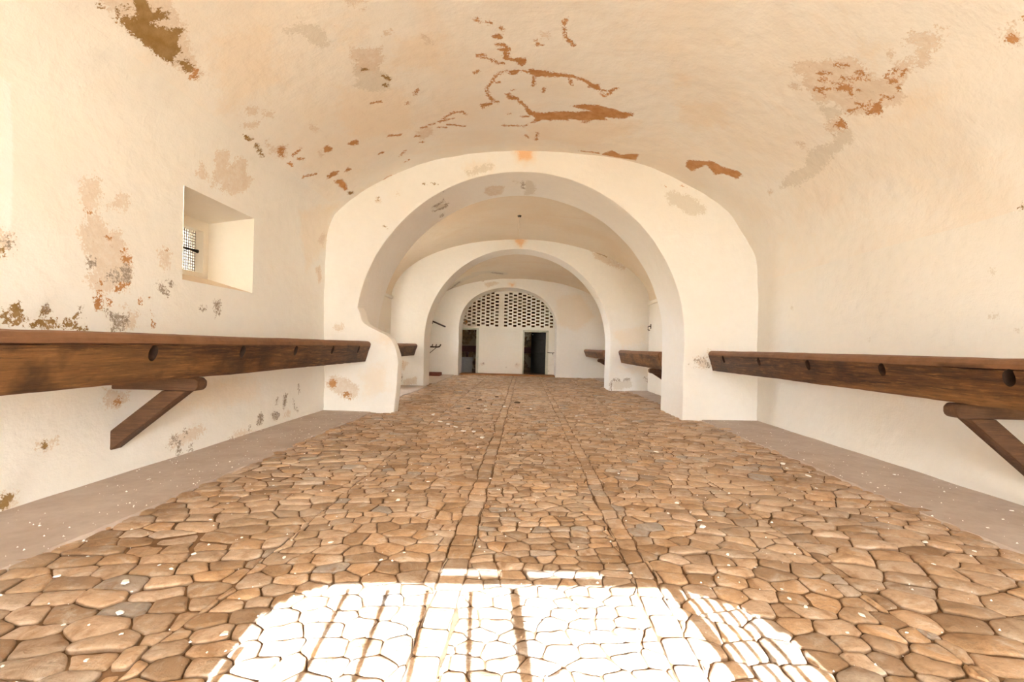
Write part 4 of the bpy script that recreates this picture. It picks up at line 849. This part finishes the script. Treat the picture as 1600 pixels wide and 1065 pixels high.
# cord hanging from the middle vault
zc = 2.5 + 1.74 * math.sqrt(1 - ((-.19 + .155) / 3.675) ** 2)
root = thing('hanging_cord', 'thin pale cord hanging from a dark hole in the middle vault', 'cord', (-.20, 10.65, zc))
bm = bmesh.new(); add_tube(bm, [(0, 0, .03), (0, 0, -.015)], [.05, .038], 16); bm_obj('socket', bm, M_CLOD, root)
bm = bmesh.new(); add_tube(bm, [(0, 0, -.01), (-.004, 0, -.25), (-.012, 0, -.50)], .007, 6); bm_obj('cord', bm, M_CORD, root)

# ------------------------------------------------------------------ fallen plaster flakes, clods
def flake_mesh(r, seed):
    q = random.Random(seed); bm = bmesh.new(); n = q.randint(5, 8)
    P = [(r * q.uniform(.6, 1.1) * math.cos(2 * PI * k / n + q.uniform(-.25, .25)) * 1.25, r * q.uniform(.6, 1.1) * math.sin(2 * PI * k / n + q.uniform(-.2, .2))) for k in range(n)]
    t = r * .28
    A = [bm.verts.new((x, y, 0)) for x, y in P]; B = [bm.verts.new((x * .86, y * .86, t + q.uniform(-.2, .3) * t)) for x, y in P]; c = bm.verts.new((0, 0, t * 1.35))
    bm.faces.new(A[::-1])
    for i in range(n):
        j = (i + 1) % n; bm.faces.new((A[i], A[j], B[j], B[i])); bm.faces.new((B[i], B[j], c))
    me = bpy.data.meshes.new('plaster_flake'); bm.to_mesh(me); bm.free(); me.materials.append(M_FLAKE); return me
FLAKES = [
(-2.272,2.238,0.0126),(-1.900,2.198,0.0216),(-1.708,1.955,0.0165),(-1.181,1.831,0.0155),(-1.789,2.338,0.0115),(-2.117,3.290,0.0093),(-1.667,2.727,0.0096),(-1.288,2.489,0.0123),(-1.144,2.322,0.0065),(-1.119,2.691,0.0132),(-2.025,3.717,0.0105),(-1.795,2.509,0.0124),(-1.573,1.663,0.0094),(-2.396,2.806,0.0079),(-1.804,2.120,0.0060),(-1.279,2.083,0.0060),(-2.322,2.448,0.0069),(-2.136,3.613,0.0076),(-3.083,3.769,0.0106),(-2.034,2.987,0.0084),(-1.110,1.733,0.0061),(-1.862,1.865,0.0079),(-1.762,1.869,0.0066),(-1.581,1.817,0.0077),(-1.836,1.624,0.0069),(-1.879,2.373,0.0083),(-1.594,3.627,0.0102),(-2.018,4.255,0.0090),(-1.359,2.708,0.0060),(2.784,4.862,0.0308),(2.774,4.405,0.0279),(1.255,3.183,0.0157),(1.227,3.067,0.0237),(1.320,2.285,0.0096),(1.307,2.196,0.0124),(1.344,2.130,0.0120),(1.564,2.073,0.0146),(2.586,2.905,0.0163),(2.786,2.787,0.0118),(2.600,3.322,0.0093),(2.366,2.599,0.0110),(1.216,2.660,0.0112),(1.405,1.941,0.0082),(1.666,1.951,0.0069),(1.299,2.508,0.0071),(3.785,3.510,0.0123),(3.670,4.481,0.0189),(3.227,3.143,0.0088),(2.728,4.684,0.0165),(2.599,4.008,0.0141),(1.162,2.526,0.0089),(2.710,3.531,0.0099),(2.874,3.198,0.0067),(3.046,3.922,0.0083),(3.516,3.318,0.0093),(-1.032,3.659,0.0154),(-0.928,3.445,0.0194),(1.210,3.533,0.0174),(-0.657,2.583,0.0091),(0.033,1.948,0.0096),(-0.277,4.064,0.0143),(1.553,5.284,0.0260),(0.923,4.328,0.0122),(-0.759,2.491,0.0088),(-0.806,3.924,0.0138),(-0.768,5.224,0.0147),(-0.449,2.905,0.0061),(-0.519,2.834,0.0060),(-1.470,4.281,0.0120),(-1.323,4.372,0.0123),(0.348,2.713,0.0060),(1.071,3.308,0.0116),(-0.238,2.681,0.0060),(-1.518,7.712,0.0271),(-0.673,6.240,0.0340),(-0.515,5.846,0.0340),(0.143,8.668,0.0305),(-0.371,8.864,0.0340),(-0.519,5.299,0.0186),(0.908,7.374,0.0259),(1.249,6.699,0.0236),(-0.817,6.271,0.0309),(-1.269,6.990,0.0340),(-0.974,6.564,0.0340),(-1.107,6.771,0.0340),(-0.745,8.895,0.0313),(0.191,4.978,0.0175),(0.921,7.873,0.0277),(1.074,6.365,0.0224),(-1.514,7.637,0.0322),(-0.692,8.430,0.0340)
]
shapes = [flake_mesh(1.0, s) for s in range(9)]
for i, (x, y, r) in enumerate(FLAKES):
    o = bpy.data.objects.new('plaster_flake', shapes[i % 9]); link(o)
    z = .014 if -2.5 < x < 2.95 else .026
    o.location = (x, y, z); o.scale = (r, r, r); o.rotation_euler = (R.uniform(-.12, .12), R.uniform(-.12, .12), R.uniform(0, 6.28))
    tag(o, 'white flake of fallen plaster lying on the brown floor', 'plaster flake', 'plaster flakes scattered on the floor')
# the uncountable dust of smaller crumbs
V = []; F = []
for k in range(1700):
    y = 1.3 + 9 * R.random() ** 1.3
    side = R.random()
    x = R.uniform(-2.6, 3.0) if side < .55 else (R.uniform(-3.42, -2.6) if side < .8 else R.uniform(3.0, 3.98))
    if y > D1 - .05 and abs(x) > 2.1: continue
    z = .004 if -2.6 < x < 3.0 else .021
    r = abs(R.gauss(0, .0035)) + .0015; b = len(V); a0 = R.uniform(0, 6)
    for j in range(4): V.append((x + r * math.cos(a0 + j * PI / 2) * R.uniform(.7, 1.5), y + r * math.sin(a0 + j * PI / 2), z - .004))
    V.append((x, y, z + r * .6))
    F += [(b, b + 1, b + 4), (b + 1, b + 2, b + 4), (b + 2, b + 3, b + 4), (b + 3, b, b + 4)]
o = mesh_obj('plaster_crumbs', V, F, M_FLAKE, smooth=False); o['kind'] = 'stuff'; o['label'] = 'tiny white plaster crumbs strewn over cobbles and side strips'; o['category'] = 'crumbs'
for x, y, r, lab in ((-.13, 9.6, .05, 'largest dark clod of dirt on the cobbles, under the middle vault'), (-.62, 10.6, .035, 'dark clod of dirt farthest away on the cobbles beyond the first arch'), (-.95, 9.95, .032, 'dark clod of dirt on the left cobbles just beyond the first arch'), (-1.03, 8.55, .032, 'dark clod of dirt on the cobbles in line with the first arch')):
    bm = bmesh.new(); bmesh.ops.create_icosphere(bm, subdivisions=2, radius=1)
    for v in bm.verts: v.co = Vector((v.co.x * r * 1.4, v.co.y * r, max(v.co.z, -.6) * r * .45)) * (1 + .25 * nz(v.co, 1.7, r * 90))
    o = bm_obj('dirt_clod', bm, M_CLOD); o.location = (x, y, .004 + r * .2); tag(o, lab, 'dirt clod')

# ------------------------------------------------------------------ outside
bm = bmesh.new(); add_box(bm, -70, 70, -70, 90, -.4, -.07); bm_obj('ground_outside', bm, M_GROUND, smooth=False, kind='structure')
bm = bmesh.new(); add_box(bm, -5.5, -5.2, -5.2, 9.6, -.1, 7.0); bm_obj('wall_outside', bm, M_OUT, smooth=False, kind='structure')
bm = bmesh.new(); add_box(bm, -14, -4.75, -5.5, -5.05, -.1, 9.5); bm_obj('sun_blocker_outside', bm, M_OUT, smooth=False, kind='structure')  # unseen wall added to keep direct sun off the stucco outside the window

# ------------------------------------------------------------------ light
SUN_E, SKY_E, EXPO = 11, 9.0, 2.50
sun = bpy.data.lights.new('sun', 'SUN'); sun.energy = SUN_E; sun.angle = math.radians(.12); sun.color = (.82, 1, 1.22)
so = bpy.data.objects.new('sun', sun); link(so); so.rotation_euler = Vector((-.1, 1, -.4535)).to_track_quat('-Z', 'Y').to_euler(); so.location = (2, -12, 12)
w = bpy.data.worlds.new('sky'); SC.world = w; w.use_nodes = True; nt = w.node_tree; nt.nodes.clear()
out = nt.nodes.new('ShaderNodeOutputWorld'); bg = nt.nodes.new('ShaderNodeBackground'); sk = nt.nodes.new('ShaderNodeTexSky')
sk.sky_type = 'HOSEK_WILKIE'; sk.sun_direction = Vector((.1, -1, .4535)).normalized(); sk.turbidity = 4.0; sk.ground_albedo = .4
mx = nt.nodes.new('ShaderNodeMix'); mx.data_type = 'RGBA'; mx.inputs[0].default_value = .85; mx.inputs[7].default_value = (.98, .985, .98, 1)
nt.links.new(sk.outputs[0], mx.inputs[6]); nt.links.new(mx.outputs[2], bg.inputs[0]); bg.inputs[1].default_value = SKY_E; nt.links.new(bg.outputs[0], out.inputs[0])

# ------------------------------------------------------------------ camera
cam = bpy.data.cameras.new('camera'); cam.lens = 711 / 1600 * 36; cam.sensor_width = 36; cam.sensor_fit = 'HORIZONTAL'
cam.shift_x = -20 / 1600; cam.shift_y = 8.5 / 1600; cam.clip_start = .05; cam.clip_end = 300
co = bpy.data.objects.new('camera', cam); link(co)
co.matrix_world = Matrix.Translation((0, 0, 1.2)) @ Matrix.Rotation(PI / 2, 4, 'X') @ Matrix.Rotation(math.radians(1.4), 4, 'Z')
SC.camera = co
vs = SC.view_settings; vs.view_transform = 'Standard'; vs.look = 'None'; vs.exposure = EXPO; vs.gamma = 1; vs.use_curve_mapping = False
cy = SC.cycles; cy.use_denoising = True; cy.max_bounces = 14; cy.diffuse_bounces = 10; cy.glossy_bounces = 3; cy.sample_clamp_indirect = 20; cy.caustics_reflective = False; cy.caustics_refractive = False
